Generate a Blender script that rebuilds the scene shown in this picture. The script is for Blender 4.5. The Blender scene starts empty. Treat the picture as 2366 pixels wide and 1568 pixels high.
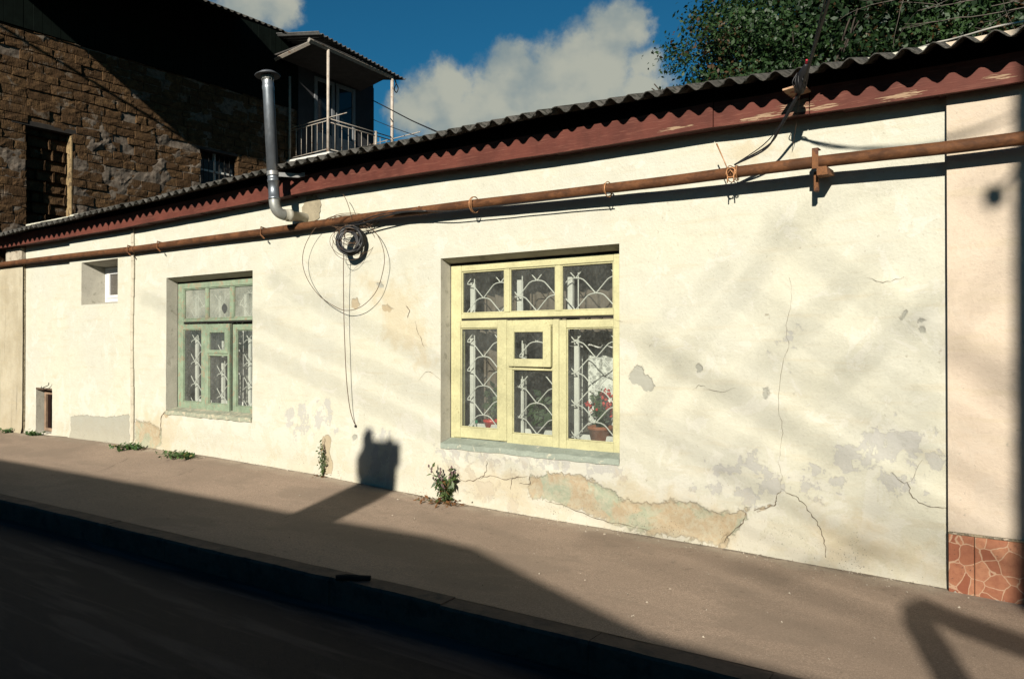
import bpy, math, random
import numpy as np
from mathutils import Vector, Matrix
rnd = random.Random(7)
SC = bpy.context.scene
COL = SC.collection

# ------------------------------------------------------------------ camera
F, CX, CY = 1840.0, 1183.0, 784.0          # focal length and centre in photo units (2366 wide)
CAM = Vector((0, -6.0, 1.6))
PITCH = math.atan(13 / F)
YAW = math.radians(35.909)                  # optical axis turned left of the wall's normal
cam = bpy.data.cameras.new('camera'); cam_o = bpy.data.objects.new('camera', cam); COL.objects.link(cam_o)
cam.sensor_width = 36; cam.lens = 36 * F / 2366; cam.clip_end = 2000; cam.clip_start = 0.05
cam_o.location = CAM; cam_o.rotation_euler = (math.radians(90) + PITCH, 0, YAW)
SC.camera = cam_o

# ------------------------------------------------------------------ light
SUN_A, SUN_E = math.radians(19), math.radians(23)      # azimuth right of the wall's normal, elevation
TA, TE = math.tan(SUN_A), math.tan(SUN_E) / math.cos(SUN_A)
sun = bpy.data.lights.new('sun', 'SUN'); sun_o = bpy.data.objects.new('sun', sun); COL.objects.link(sun_o)
sun.energy = 5.0; sun.angle = math.radians(0.55); sun.color = (1.0, 0.93, 0.82)
Ldir = Vector((-math.sin(SUN_A) * math.cos(SUN_E), math.cos(SUN_A) * math.cos(SUN_E), -math.sin(SUN_E)))
sun_o.rotation_euler = Ldir.to_track_quat('-Z', 'Y').to_euler(); sun_o.location = (4, -20, 14)
SC.view_settings.view_transform = 'Standard'; SC.view_settings.look = 'None'
SC.view_settings.exposure = 1.08; SC.view_settings.gamma = 1.0
try:
    SC.cycles.max_bounces = 8; SC.cycles.transparent_max_bounces = 16
except Exception: pass

def fwd():
    return Vector((-math.sin(YAW) * math.cos(PITCH), math.cos(YAW) * math.cos(PITCH), math.sin(PITCH)))
_f = fwd(); _r = Vector((math.cos(YAW), math.sin(YAW), 0)); _u = _r.cross(_f)
def ray(px, py): return _f + _r * ((px - CX) / F) - _u * ((py - CY) / F)
def Y(px, py, y=0.0):
    d = ray(px, py); return CAM + d * ((y - CAM.y) / d.y)
def X(px, py, x):
    d = ray(px, py); return CAM + d * ((x - CAM.x) / d.x)
def Z(px, py, z=0.0):
    d = ray(px, py); return CAM + d * ((z - CAM.z) / d.z)

# ------------------------------------------------------------------ node helpers
def N(t, typ, ins=None, **props):
    n = t.nodes.new(typ)
    for k, v in props.items(): setattr(n, k, v)
    for k, v in (ins or {}).items():
        s = n.inputs[k]
        if isinstance(v, bpy.types.NodeSocket): t.links.new(v, s)
        else: s.default_value = v
    return n
def mth(t, op, a, b=None, c=None, clamp=False):
    ins = {0: a}
    if b is not None: ins[1] = b
    if c is not None: ins[2] = c
    return N(t, 'ShaderNodeMath', ins, operation=op, use_clamp=clamp).outputs[0]
def mixc(t, fac, a, b, blend='MIX'):
    def c(v): return v if isinstance(v, bpy.types.NodeSocket) else (v[0], v[1], v[2], 1)
    return N(t, 'ShaderNodeMix', {0: fac, 6: c(a), 7: c(b)}, data_type='RGBA', blend_type=blend).outputs[2]
def noise(t, vec, scale, detail=4, rough=0.55, dist=0.0):
    return N(t, 'ShaderNodeTexNoise', {'Vector': vec, 'Scale': scale, 'Detail': detail, 'Roughness': rough, 'Distortion': dist}).outputs[0]
def ramp(t, v, lo, hi):
    return N(t, 'ShaderNodeMapRange', {0: v, 1: lo, 2: hi, 3: 0.0, 4: 1.0}, interpolation_type='SMOOTHSTEP').outputs[0]
def vmap(t, vec, scale=(1, 1, 1), loc=(0, 0, 0), rot=(0, 0, 0)):
    return N(t, 'ShaderNodeMapping', {'Vector': vec, 'Scale': scale, 'Location': loc, 'Rotation': rot}).outputs[0]
AK = 0.53      # all base colours, against the exposure above
def newmat(name):
    m = bpy.data.materials.new(name); m.use_nodes = True
    t = m.node_tree; t.nodes.clear()
    out = N(t, 'ShaderNodeOutputMaterial'); b = N(t, 'ShaderNodeBsdfPrincipled')
    t.links.new(b.outputs[0], out.inputs[0])
    return m, t, b, out
def bump(t, b, h, strength=0.3, dist=0.01):
    n = N(t, 'ShaderNodeBump', {'Height': h, 'Strength': strength, 'Distance': dist})
    t.links.new(n.outputs[0], b.inputs['Normal'])
def sc3(c, k): return (c[0] * k, c[1] * k, c[2] * k)

def M(name, base, var=0.18, scale=6.0, rough=0.8, metal=0.0, bmp=0.25, bscale=80.0, second=None, sec_amt=(0.55, 0.7), sec_scale=9.0, stretch=(1, 1, 1), spec=0.3):
    """a worn surface: large and fine colour variation, an optional second colour in ragged patches, bump"""
    m, t, b, o = newmat(name)
    P = N(t, 'ShaderNodeTexCoord').outputs['Object']
    P = vmap(t, P, stretch)
    n1 = noise(t, P, scale, 5, 0.6); n2 = noise(t, P, scale * 9, 4, 0.6)
    v = mth(t, 'ADD', mth(t, 'MULTIPLY', n1, 0.6), mth(t, 'MULTIPLY', n2, 0.4))
    v = ramp(t, v, 0.33, 0.67)
    c = mixc(t, v, sc3(base, 1 - var), sc3(base, 1 + var))
    if second is not None:
        s = ramp(t, noise(t, P, sec_scale, 6, 0.65, 0.3), sec_amt[0], sec_amt[1])
        c = mixc(t, s, c, second)
    t.links.new(mixc(t, 1.0, c, (AK, AK, AK), 'MULTIPLY'), b.inputs['Base Color'])
    r = mth(t, 'ADD', rough - 0.08, mth(t, 'MULTIPLY', n2, 0.16), clamp=True)
    t.links.new(r, b.inputs['Roughness'])
    b.inputs['Metallic'].default_value = metal
    b.inputs['Specular IOR Level'].default_value = spec
    if bmp: bump(t, b, noise(t, P, bscale, 5, 0.6), bmp, 0.004)
    return m

# ------------------------------------------------------------------ sky and clouds (world)
def build_world():
    w = bpy.data.worlds.new('World'); SC.world = w; w.use_nodes = True
    t = w.node_tree; t.nodes.clear()
    out = N(t, 'ShaderNodeOutputWorld')
    sky = N(t, 'ShaderNodeTexSky', sky_type='NISHITA')
    sky.sun_disc = False; sky.sun_elevation = SUN_E; sky.sun_rotation = math.pi - SUN_A
    sky.altitude = 300; sky.air_density = 1.0; sky.dust_density = 0.3; sky.ozone_density = 3.0
    tint = mixc(t, 1.0, sky.outputs[0], (0.095, 0.44, 0.53), 'MULTIPLY')
    D = N(t, 'ShaderNodeTexCoord').outputs['Generated']
    Dn = N(t, 'ShaderNodeVectorMath', {0: D}, operation='NORMALIZE').outputs[0]
    # bodies of the two cumulus clouds and of the thin veils, as directions
    blobs = [(1037, 205, 62), (985, 240, 70), (940, 255, 50), (1184, 160, 62), (1150, 240, 95), (1277, 175, 75), (1250, 250, 100),
             (1340, 150, 85), (1418, 72, 66), (1395, 160, 80), (1462, 62, 48), (1060, 300, 90), (1350, 230, 90), (1490, 150, 40),
             (570, -10, 85), (650, 5, 50), (1480, 240, 80)]
    f = None
    warp = N(t, 'ShaderNodeTexNoise', {'Vector': Dn, 'Scale': 30.0, 'Detail': 6.0, 'Roughness': 0.6})
    wv = N(t, 'ShaderNodeVectorMath', {0: warp.outputs[1], 1: (0.5, 0.5, 0.5)}, operation='SUBTRACT').outputs[0]
    wv = N(t, 'ShaderNodeVectorMath', {0: wv, 'Scale': 0.035}, operation='SCALE').outputs[0]
    Dw = N(t, 'ShaderNodeVectorMath', {0: Dn, 1: wv}, operation='ADD').outputs[0]
    for (px, py, r) in blobs:
        d = ray(px, py).normalized(); dd = ray(px + r * 1.3, py).normalized(); rr = (dd - d).length
        dist = N(t, 'ShaderNodeVectorMath', {0: Dw, 1: tuple(d)}, operation='DISTANCE').outputs['Value']
        k = mth(t, 'MULTIPLY_ADD', dist, -1.0 / rr, 1.0)
        f = k if f is None else N(t, 'ShaderNodeMath', {0: f, 1: k, 2: 0.25}, operation='SMOOTH_MAX').outputs[0]
    fine = noise(t, Dn, 70, 6, 0.62)
    f = mth(t, 'ADD', f, mth(t, 'MULTIPLY', mth(t, 'SUBTRACT', fine, 0.5), 0.5))
    dens = ramp(t, f, 0.0, 0.55)
    shade = ramp(t, mth(t, 'ADD', noise(t, vmap(t, Dn, (1, 1, 1.3)), 13, 4, 0.5), mth(t, 'MULTIPLY', f, 0.15)), 0.40, 0.72)
    cl = mixc(t, shade, (0.12, 0.145, 0.145), (0.215, 0.218, 0.18))
    dens = mth(t, 'MULTIPLY', dens, 0.93)
    STR = 0.05
    cl = mixc(t, 1.0, cl, (1 / STR, 1 / STR, 1 / STR), 'MULTIPLY')
    c = mixc(t, dens, tint, cl)
    bg = N(t, 'ShaderNodeBackground', {0: c, 1: STR})
    t.links.new(bg.outputs[0], out.inputs[0])
build_world()

# ------------------------------------------------------------------ mesh helpers
def empty(name, loc, label=None, cat=None, group=None):
    o = bpy.data.objects.new(name, None); o.empty_display_size = 0.1; COL.objects.link(o); o.location = loc
    return tag(o, label, cat, group)
def tag(o, label=None, cat=None, group=None, kind=None):
    if label: o['label'] = label
    if cat: o['category'] = cat
    if group: o['group'] = group
    if kind: o['kind'] = kind
    return o
def root_origin(p):
    v = Vector((0, 0, 0))
    while p is not None: v = v + p.location; p = p.parent
    return v

def crom(pts, n=8):
    P = [Vector(p) for p in pts]; P = [P[0] * 2 - P[1]] + P + [P[-1] * 2 - P[-2]]
    out = []
    for i in range(1, len(P) - 2):
        for k in range(n):
            u = k / n; a, b, c, d = P[i - 1], P[i], P[i + 1], P[i + 2]
            out.append(0.5 * ((2 * b) + (c - a) * u + (2 * a - 5 * b + 4 * c - d) * u * u + (3 * b - a - 3 * c + d) * u ** 3))
    out.append(P[-2]); return out

class MB:
    def __init__(s): s.v = []; s.f = []; s.m = []; s.mi = 0
    def add(s, vs, fs, mi=None):
        o = len(s.v); s.v.extend([tuple(v) for v in vs])
        for f in fs: s.f.append(tuple(i + o for i in f)); s.m.append(s.mi if mi is None else mi)
    def quad(s, a, b, c, d): s.add([a, b, c, d], [(0, 1, 2, 3)])
    def box(s, x0, x1, y0, y1, z0, z1, bev=0.0, rot=None, piv=None):
        c = Vector(((x0 + x1) / 2, (y0 + y1) / 2, (z0 + z1) / 2)); h = Vector(((x1 - x0) / 2, (y1 - y0) / 2, (z1 - z0) / 2))
        b = min(bev, h.x * .45, h.y * .45, h.z * .45)
        vs = []; 
        if b <= 0:
            for i in (-1, 1):
                for j in (-1, 1):
                    for k in (-1, 1): vs.append(Vector((c.x + i * h.x, c.y + j * h.y, c.z + k * h.z)))
            fs = [(0, 1, 3, 2), (4, 6, 7, 5), (0, 4, 5, 1), (2, 3, 7, 6), (0, 2, 6, 4), (1, 5, 7, 3)]
        else:
            idx = {}
            for i in (-1, 1):
                for j in (-1, 1):
                    for k in (-1, 1):
                        for ax in range(3):
                            p = [i * (h.x - b), j * (h.y - b), k * (h.z - b)]
                            p[ax] = (i, j, k)[ax] * h[ax]
                            idx[(i, j, k, ax)] = len(vs); vs.append(c + Vector(p))
            fs = []
            for ax in range(3):
                for sg in (-1, 1):
                    q = []
                    for (p1, p2) in ((-1, -1), (1, -1), (1, 1), (-1, 1)):
                        s3 = [p1, p2]; s3.insert(ax, sg); q.append(idx[(s3[0], s3[1], s3[2], ax)])
                    fs.append(tuple(q if sg > 0 else q[::-1]))
            for ax in range(3):
                o1, o2 = [a for a in range(3) if a != ax]
                for s1 in (-1, 1):
                    for s2 in (-1, 1):
                        q = []
                        for (e, a) in ((-1, o1), (1, o1), (1, o2), (-1, o2)):
                            s3 = [0, 0, 0]; s3[ax] = e; s3[o1] = s1; s3[o2] = s2; q.append(idx[(*s3, a)])
                        fs.append(tuple(q))
            for i in (-1, 1):
                for j in (-1, 1):
                    for k in (-1, 1): fs.append((idx[(i, j, k, 0)], idx[(i, j, k, 1)], idx[(i, j, k, 2)]))
        if rot is not None:
            pv = Vector(piv) if piv is not None else c
            vs = [pv + rot @ (v - pv) for v in vs]
        s.add(vs, fs)
    def tube(s, pts, r, n=8, cap=True):
        pts = [Vector(p) for p in pts]; m = len(pts)
        rs = r if isinstance(r, (list, tuple)) else [r] * m
        vs = []; fs = []; up = None
        for i in range(m):
            d = (pts[min(i + 1, m - 1)] - pts[max(i - 1, 0)])
            if d.length < 1e-9: d = Vector((0, 0, 1))
            d.normalize()
            if up is None:
                up = Vector((0, 0, 1)) if abs(d.z) < 0.9 else Vector((1, 0, 0))
            a = (up - d * up.dot(d))
            if a.length < 1e-6: a = d.orthogonal()
            a.normalize(); up = a; bb = d.cross(a)
            for k in range(n):
                th = 2 * math.pi * k / n
                vs.append(pts[i] + (a * math.cos(th) + bb * math.sin(th)) * rs[i])
        for i in range(m - 1):
            for k in range(n):
                k2 = (k + 1) % n
                fs.append((i * n + k, i * n + k2, (i + 1) * n + k2, (i + 1) * n + k))
        if cap: fs.append(tuple(range(n - 1, -1, -1))); fs.append(tuple((m - 1) * n + k for k in range(n)))
        s.add(vs, fs)
    def lathe(s, base, prof, n=20, axis=(0, 0, 1)):
        base = Vector(base); ax = Vector(axis).normalized(); a = ax.orthogonal().normalized(); b = ax.cross(a)
        vs = []; fs = []
        for (r, h) in prof:
            for k in range(n):
                th = 2 * math.pi * k / n
                vs.append(base + ax * h + (a * math.cos(th) + b * math.sin(th)) * r)
        for i in range(len(prof) - 1):
            for k in range(n):
                k2 = (k + 1) % n; fs.append((i * n + k, i * n + k2, (i + 1) * n + k2, (i + 1) * n + k))
        s.add(vs, fs)
    def build(s, name, mats, parent=None, smooth=False, origin=None):
        me = bpy.data.meshes.new(name)
        og = root_origin(parent) if parent is not None else (Vector(origin) if origin is not None else Vector((0, 0, 0)))
        me.from_pydata([(v[0] - og.x, v[1] - og.y, v[2] - og.z) for v in s.v], [], s.f)
        if not isinstance(mats, (list, tuple)): mats = [mats]
        for m in mats: me.materials.append(m)
        if len(mats) > 1: me.polygons.foreach_set('material_index', s.m)
        if smooth: me.polygons.foreach_set('use_smooth', [True] * len(s.f))
        me.update()
        o = bpy.data.objects.new(name, me); COL.objects.link(o)
        if parent is not None: o.parent = parent
        else: o.location = og
        return o

_rs = np.random.RandomState(3); _lat = _rs.rand(64, 64, 64)
def vnoise(x, y, z=0.0):
    x = np.asarray(x, float); y = np.asarray(y, float); z = np.asarray(z, float) + 0 * x
    xi = np.floor(x).astype(int); yi = np.floor(y).astype(int); zi = np.floor(z).astype(int)
    fx, fy, fz = x - xi, y - yi, z - zi
    fx, fy, fz = [q * q * (3 - 2 * q) for q in (fx, fy, fz)]
    def L(a, b, c): return _lat[(xi + a) % 64, (yi + b) % 64, (zi + c) % 64]
    def lx(b, c): return L(0, b, c) * (1 - fx) + L(1, b, c) * fx
    def ly(c): return lx(0, c) * (1 - fy) + lx(1, c) * fy
    return ly(0) * (1 - fz) + ly(1) * fz
def fbm(x, y, z=0.0, o=4):
    s = 0; a = 0.5
    for i in range(o): s = s + a * vnoise(np.asarray(x) * 2 ** i + 7.3 * i, np.asarray(y) * 2 ** i + 3.1 * i, z); a *= 0.5
    return s
def seg_dist(px, pz, a, b):
    ax, az = a; bx, bz = b; dx, dz = bx - ax, bz - az
    u = np.clip(((px - ax) * dx + (pz - az) * dz) / (dx * dx + dz * dz + 1e-12), 0, 1)
    return np.hypot(px - ax - u * dx, pz - az - u * dz)
def poly_sdf(px, pz, poly):
    d = np.full(px.shape, 9.0); ins = np.zeros(px.shape, bool); n = len(poly)
    for i in range(n):
        a, b = poly[i], poly[(i + 1) % n]
        d = np.minimum(d, seg_dist(px, pz, a, b))
        c = ((a[1] > pz) != (b[1] > pz)) & (px < (b[0] - a[0]) * (pz - a[1]) / (b[1] - a[1] + 1e-12) + a[0])
        ins ^= c
    return np.where(ins, d, -d)          # positive inside

# ------------------------------------------------------------------ ground
_gx = [-40, -20, -14.4, -12.8, -11, -9, -7, -5.3, -4, -2.4, -1.5, -.75, 0, 5, 20]
_gz = [.3, .16, .13, .17, .18, .18, .14, .07, .04, .02, 0, -.02, -.04, -.1, -.2]
def G(x): return float(np.interp(x, _gx, _gz))
_kx = [-40, -9.5, -5.7, -3.4, -1.4, 3, 20]; _ky = [-2.32, -2.28, -2.18, -2.13, -2.09, -2.06, -2.06]
def KY(x): return float(np.interp(x, _kx, _ky))
def side_z(x, y):
    k = min(max(-y / -KY(x), 0), 1); return G(x) * (1 - k)

def asphalt(name, base, grit, patch, bm=0.35, streak=False, dust=False):
    m, t, b, o = newmat(name)
    P = N(t, 'ShaderNodeTexCoord').outputs['Object']
    big = noise(t, vmap(t, P, (0.5, 1, 1)), 1.3, 4, 0.6); mid = noise(t, P, 7, 5, 0.65); fine = noise(t, P, 160, 3, 0.7)
    c = mixc(t, ramp(t, big, .3, .7), sc3(base, .84), sc3(base, 1.14))
    c = mixc(t, mth(t, 'MULTIPLY', ramp(t, mid, .45, .75), .35), c, patch)
    c = mixc(t, mth(t, 'MULTIPLY', ramp(t, fine, .62, .38), .75), c, sc3(base, .45))
    c = mixc(t, mth(t, 'MULTIPLY', ramp(t, noise(t, P, 62, 4, .7), .56, .40), .45), c, sc3(base, .5))
    v = N(t, 'ShaderNodeTexVoronoi', {'Vector': P, 'Scale': 55.0}); 
    peb = mth(t, 'MULTIPLY', ramp(t, v.outputs['Distance'], .22, .10), ramp(t, noise(t, P, 21, 2), .55, .62))
    c = mixc(t, mth(t, 'MULTIPLY', peb, .7), c, grit)
    if dust:
        sy = N(t, 'ShaderNodeSeparateXYZ', {0: P}).outputs[1]; e = mth(t, 'ADD', sy, mth(t, 'MULTIPLY', mth(t, 'SUBTRACT', noise(t, P, 4, 5, .65), .5), .55))
        c = mixc(t, mth(t, 'MULTIPLY', ramp(t, e, -.30, .02), .55), c, (.60, .52, .39)); e2 = mth(t, 'ADD', sy, mth(t, 'MULTIPLY', mth(t, 'SUBTRACT', noise(t, P, 9, 5, .7), .5), .22)); c = mixc(t, mth(t, 'MULTIPLY', ramp(t, e2, -.07, -.01), .75), c, (.16, .13, .095))
        c = mixc(t, mth(t, 'MULTIPLY', ramp(t, noise(t, vmap(t, P, (.7, 1.6, 1)), 1.1, 5, .62, .5), .50, .62), .5), c, sc3(patch, .70))
        c = mixc(t, mth(t, 'MULTIPLY', ramp(t, noise(t, P, 14, 4, .6), .64, .70), .5), c, sc3(patch, .45))
    if streak:
        s = noise(t, vmap(t, P, (.35, 3.2, 1)), 2.2, 4, .55, .4)
        c = mixc(t, mth(t, 'MULTIPLY', ramp(t, s, .48, .66), .8), c, sc3(patch, 1.25))
    t.links.new(mixc(t, 1.0, c, (AK, AK, AK), 'MULTIPLY'), b.inputs['Base Color']); b.inputs['Roughness'].default_value = .88; b.inputs['Specular IOR Level'].default_value = .25
    bump(t, b, mth(t, 'ADD', fine, mth(t, 'MULTIPLY', mid, .8)), bm, .006)
    return m
m_side = asphalt('sidewalk_asphalt', (.55, .41, .30), (.75, .66, .52), (.42, .32, .235), .45, False, True)
m_road = asphalt('road_asphalt', (.027, .021, .023), (.12, .10, .09), (.07, .055, .052), .5, True)
m_kerb = M('kerb_concrete', (.12, .085, .065), .3, 4, .9, 0, .5, 60, (.05, .045, .04), (.5, .68), 7)
m_earth = M('earth', (.12, .10, .075), .3, 3, .95)

def sheet(name, xs, fy, zf, mats, ny=20, kind='structure', wob=0.004):
    mb = MB(); n = len(xs)
    vs = []
    for x in xs:
        y0, y1 = fy(x)
        for j in range(ny + 1):
            y = y0 + (y1 - y0) * j / ny
            vs.append((x, y, zf(x, y) + wob * float(vnoise(x * 1.7, y * 1.7)) + wob * .6 * float(vnoise(x * 6, y * 6))))
    fs = [(i * (ny + 1) + j, (i + 1) * (ny + 1) + j, (i + 1) * (ny + 1) + j + 1, i * (ny + 1) + j + 1) for i in range(n - 1) for j in range(ny)]
    mb.add(vs, fs); o = mb.build(name, mats, smooth=True); tag(o, kind=kind); return o
xs_f = list(np.arange(-20, 3.01, .12))
g = MB(); g.add([(-400, -400, -.42), (400, -400, -.42), (400, 400, -.42), (-400, 400, -.42)], [(0, 1, 2, 3)]); tag(g.build('ground', m_earth), kind='structure')
sw = sheet('sidewalk', xs_f, lambda x: (KY(x) + .005, 0.14), side_z, m_side, 22)
RC = random.Random(4)
for ci, line in enumerate([[(905, 1143), (800, 1168), (700, 1182), (640, 1200)], [(455, 1072), (400, 1092), (320, 1100)], [(300, 1050), (220, 1085), (90, 1100)]]):
    P = crom([Z(*p, side_z(Z(*p).x, Z(*p).y)) for p in line], 7); mb = MB(); vv = []
    for i, p in enumerate(P):
        d = (P[min(i + 1, len(P) - 1)] - P[max(i - 1, 0)]).normalized(); nn = Vector((-d.y, d.x, 0)); w = .0028 * RC.uniform(.1, 1.0); q = p + nn * RC.uniform(-.015, .015); zq = side_z(q.x, q.y) + .0075
        vv += [(q.x + nn.x * w, q.y + nn.y * w, zq), (q.x - nn.x * w, q.y - nn.y * w, zq)]
    mb.add(vv, [(2 * i, 2 * i + 1, 2 * i + 3, 2 * i + 2) for i in range(len(P) - 1)]); mb.build('crack', M('pavement_crack', (.05, .04, .032), .2, 20, .95, 0, 0), sw)
RD = -.19
road_z = lambda x, y: RD + .03 * max(0, 1 - abs(y + 4.6) / 2.6)
sheet('road', xs_f, lambda x: (-7.1, KY(x) - .01), road_z, m_road, 24)
sheet('opposite_pavement', xs_f, lambda x: (-9.3, -7.1), lambda x, y: RD + .12, m_side, 6)
kb = MB(); x = -20.0
while x < 3:
    L = rnd.uniform(.92, 1.06); x2 = x + L - .004
    dz = rnd.uniform(-.004, .005); dy = rnd.uniform(-.004, .004)
    ya, yb = KY(x), KY(x2); n = 5
    prof = [(-.15, RD - .15), (-.15, -.018), (-.138, .0), (-.0, .006), (.0, -.2)]
    vs = []
    for i in range(n + 1):
        xx = x + (x2 - x) * i / n; yy = ya + (yb - ya) * i / n
        for (py, pz) in prof: vs.append((xx, yy + py + dy + rnd.uniform(-.003, .003), pz + dz + rnd.uniform(-.003, .003)))
    fs = [(i * 5 + j, i * 5 + j + 1, (i + 1) * 5 + j + 1, (i + 1) * 5 + j) for i in range(n) for j in range(4)]
    fs += [(0, 1, 2, 3, 4)[::-1], tuple(n * 5 + k for k in range(5))]
    kb.add(vs, fs); x += L
tag(kb.build('kerb', m_kerb), kind='structure')

# ------------------------------------------------------------------ plaster with mapped patches
def plaster(name, base, alt, scale=1.0, base_dirt=.5):
    m, t, b, o = newmat(name)
    P = N(t, 'ShaderNodeTexCoord').outputs['Object']
    def at(nm): return N(t, 'ShaderNodeAttribute', attribute_name=nm).outputs['Fac']
    n_big = noise(t, P, .9 * scale, 4, .6); n_mid = noise(t, P, 5 * scale, 6, .65, .3); n_fin = noise(t, P, 45, 5, .65); n_edge = noise(t, P, 18, 6, .7, .4)
    c = mixc(t, ramp(t, n_big, .35, .68), base, alt)
    c = mixc(t, mth(t, 'MULTIPLY', ramp(t, n_mid, .44, .70), .34), c, sc3(base, .82))
    c = mixc(t, mth(t, 'MULTIPLY', ramp(t, n_fin, .50, .72), .30), c, sc3(alt, .72))
    hz = noise(t, vmap(t, P, (.8, 1, 7)), 2.0, 5, .6, .3)
    c = mixc(t, mth(t, 'MULTIPLY', ramp(t, hz, .50, .72), .28), c, (.58, .49, .32))
    st = noise(t, vmap(t, P, (9, 9, .8)), 1.0, 4, .6)
    c = mixc(t, mth(t, 'MULTIPLY', ramp(t, st, .55, .8), .18 if base_dirt < .9 else .85), c, sc3(alt, .8 if base_dirt < .9 else .55))
    ww = ramp(t, mth(t, 'ADD', noise(t, P, 3.4, 6, .68, .6), mth(t, 'MULTIPLY', ramp(t, at('foot'), 1.0, .2), .10)), .56, .60)
    c = mixc(t, mth(t, 'MULTIPLY', ww, .5 if base_dirt == .5 else .08), c, (.74, .72, .63))
    # small grey pecks where paint came off
    pk = mth(t, 'MULTIPLY', ramp(t, noise(t, P, 24, 4, .65), .64, .68), ramp(t, noise(t, P, 2.3, 3, .6), .46, .58))
    c = mixc(t, mth(t, 'MULTIPLY', pk, .55), c, (.40, .37, .29))
    wob = mth(t, 'ADD', mth(t, 'MULTIPLY', mth(t, 'SUBTRACT', n_edge, .5), .15), mth(t, 'MULTIPLY', mth(t, 'SUBTRACT', noise(t, P, 6, 4, .6), .5), .14))
    wob2 = mth(t, 'MULTIPLY', mth(t, 'SUBTRACT', n_mid, .5), .9)
    blue = ramp(t, mth(t, 'ADD', mth(t, 'ADD', mth(t, 'MINIMUM', at('blue'), .045), mth(t, 'MULTIPLY', wob2, 1.0)), mth(t, 'MULTIPLY', wob, 2.2)), .03, .06)
    c = mixc(t, mth(t, 'MULTIPLY', blue, .55), c, (.47, .465, .45))
    yel = ramp(t, mth(t, 'ADD', at('yellow'), wob2), -.1, .2)
    c = mixc(t, mth(t, 'MULTIPLY', yel, .5), c, (.60, .49, .30))
    pg = ramp(t, mth(t, 'ADD', at('green'), wob), -.012, .012)
    gcol = mixc(t, ramp(t, noise(t, P, 3.6, 5, .6, .5), .43, .53), (.34, .41, .29), (.47, .36, .22))
    gcol = mixc(t, mth(t, 'MULTIPLY', ramp(t, n_edge, .42, .62), .65), gcol, (.55, .52, .38)); gcol = mixc(t, mth(t, 'MULTIPLY', ramp(t, n_fin, .55, .7), .5), gcol, (.22, .17, .10))
    c = mixc(t, mth(t, 'MULTIPLY', pg, .88), c, gcol)
    gr = ramp(t, mth(t, 'ADD', at('grey'), mth(t, 'MULTIPLY', wob, .5)), -.008, .008)
    gy = mixc(t, n_mid, (.36, .36, .30), (.45, .45, .38))
    c = mixc(t, mth(t, 'MULTIPLY', gr, .9), c, gy)
    tn = ramp(t, mth(t, 'ADD', at('tan'), mth(t, 'MULTIPLY', wob, .4)), -.006, .006)
    c = mixc(t, mth(t, 'MULTIPLY', tn, .8), c, mixc(t, n_edge, (.38, .29, .17), (.52, .42, .27)))
    # splash dirt at the foot of the wall, with its own ragged shape
    ft = mth(t, 'ADD', at('foot'), mth(t, 'MULTIPLY', mth(t, 'SUBTRACT', n_mid, .5), .5))
    c = mixc(t, mth(t, 'MULTIPLY', ramp(t, ft, .50, .02), .62 * base_dirt), c, (.46, .39, .26))
    sp = mth(t, 'MULTIPLY', ramp(t, mth(t, 'ADD', noise(t, P, 80, 3, .6), mth(t, 'MULTIPLY', mth(t, 'SUBTRACT', noise(t, P, 4, 3), .5), .3)), .66, .70), ramp(t, at('foot'), .40, .06))
    c = mixc(t, mth(t, 'MULTIPLY', sp, .85), c, (.10, .08, .06))
    c = mixc(t, mth(t, 'MULTIPLY', ramp(t, n_fin, .3, .7), .25), sc3(base, .8), c) if False else c
    t.links.new(mixc(t, 1.0, c, (AK, AK, AK), 'MULTIPLY'), b.inputs['Base Color'])
    b.inputs['Roughness'].default_value = .9; b.inputs['Specular IOR Level'].default_value = .15
    h = mth(t, 'ADD', mth(t, 'MULTIPLY', n_fin, .35), mth(t, 'MULTIPLY', n_mid, 1.1))
    h = mth(t, 'SUBTRACT', h, mth(t, 'MULTIPLY', mth(t, 'ADD', mth(t, 'ADD', pg, gr), mth(t, 'ADD', tn, mth(t, 'MULTIPLY', blue, .3))), .55))
    bump(t, b, h, .8, .014)
    return m
m_white = plaster('cream_plaster', (.685, .665, .53), (.65, .64, .535))
m_stain = plaster('stained_plaster', (.58, .52, .38), (.44, .38, .26), 1.6, 1.0)
m_pink = plaster('pink_plaster', (.70, .585, .455), (.665, .555, .435), .8, .3)
m_crack = M('crack_shadow', (.17, .13, .085), .3, 20, .95, 0, 0)
m_reveal = M('reveal_plaster', (.60, .57, .47), .12, 5, .9, 0, .5, 50, (.42, .40, .32), (.56, .68), 8)

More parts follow.
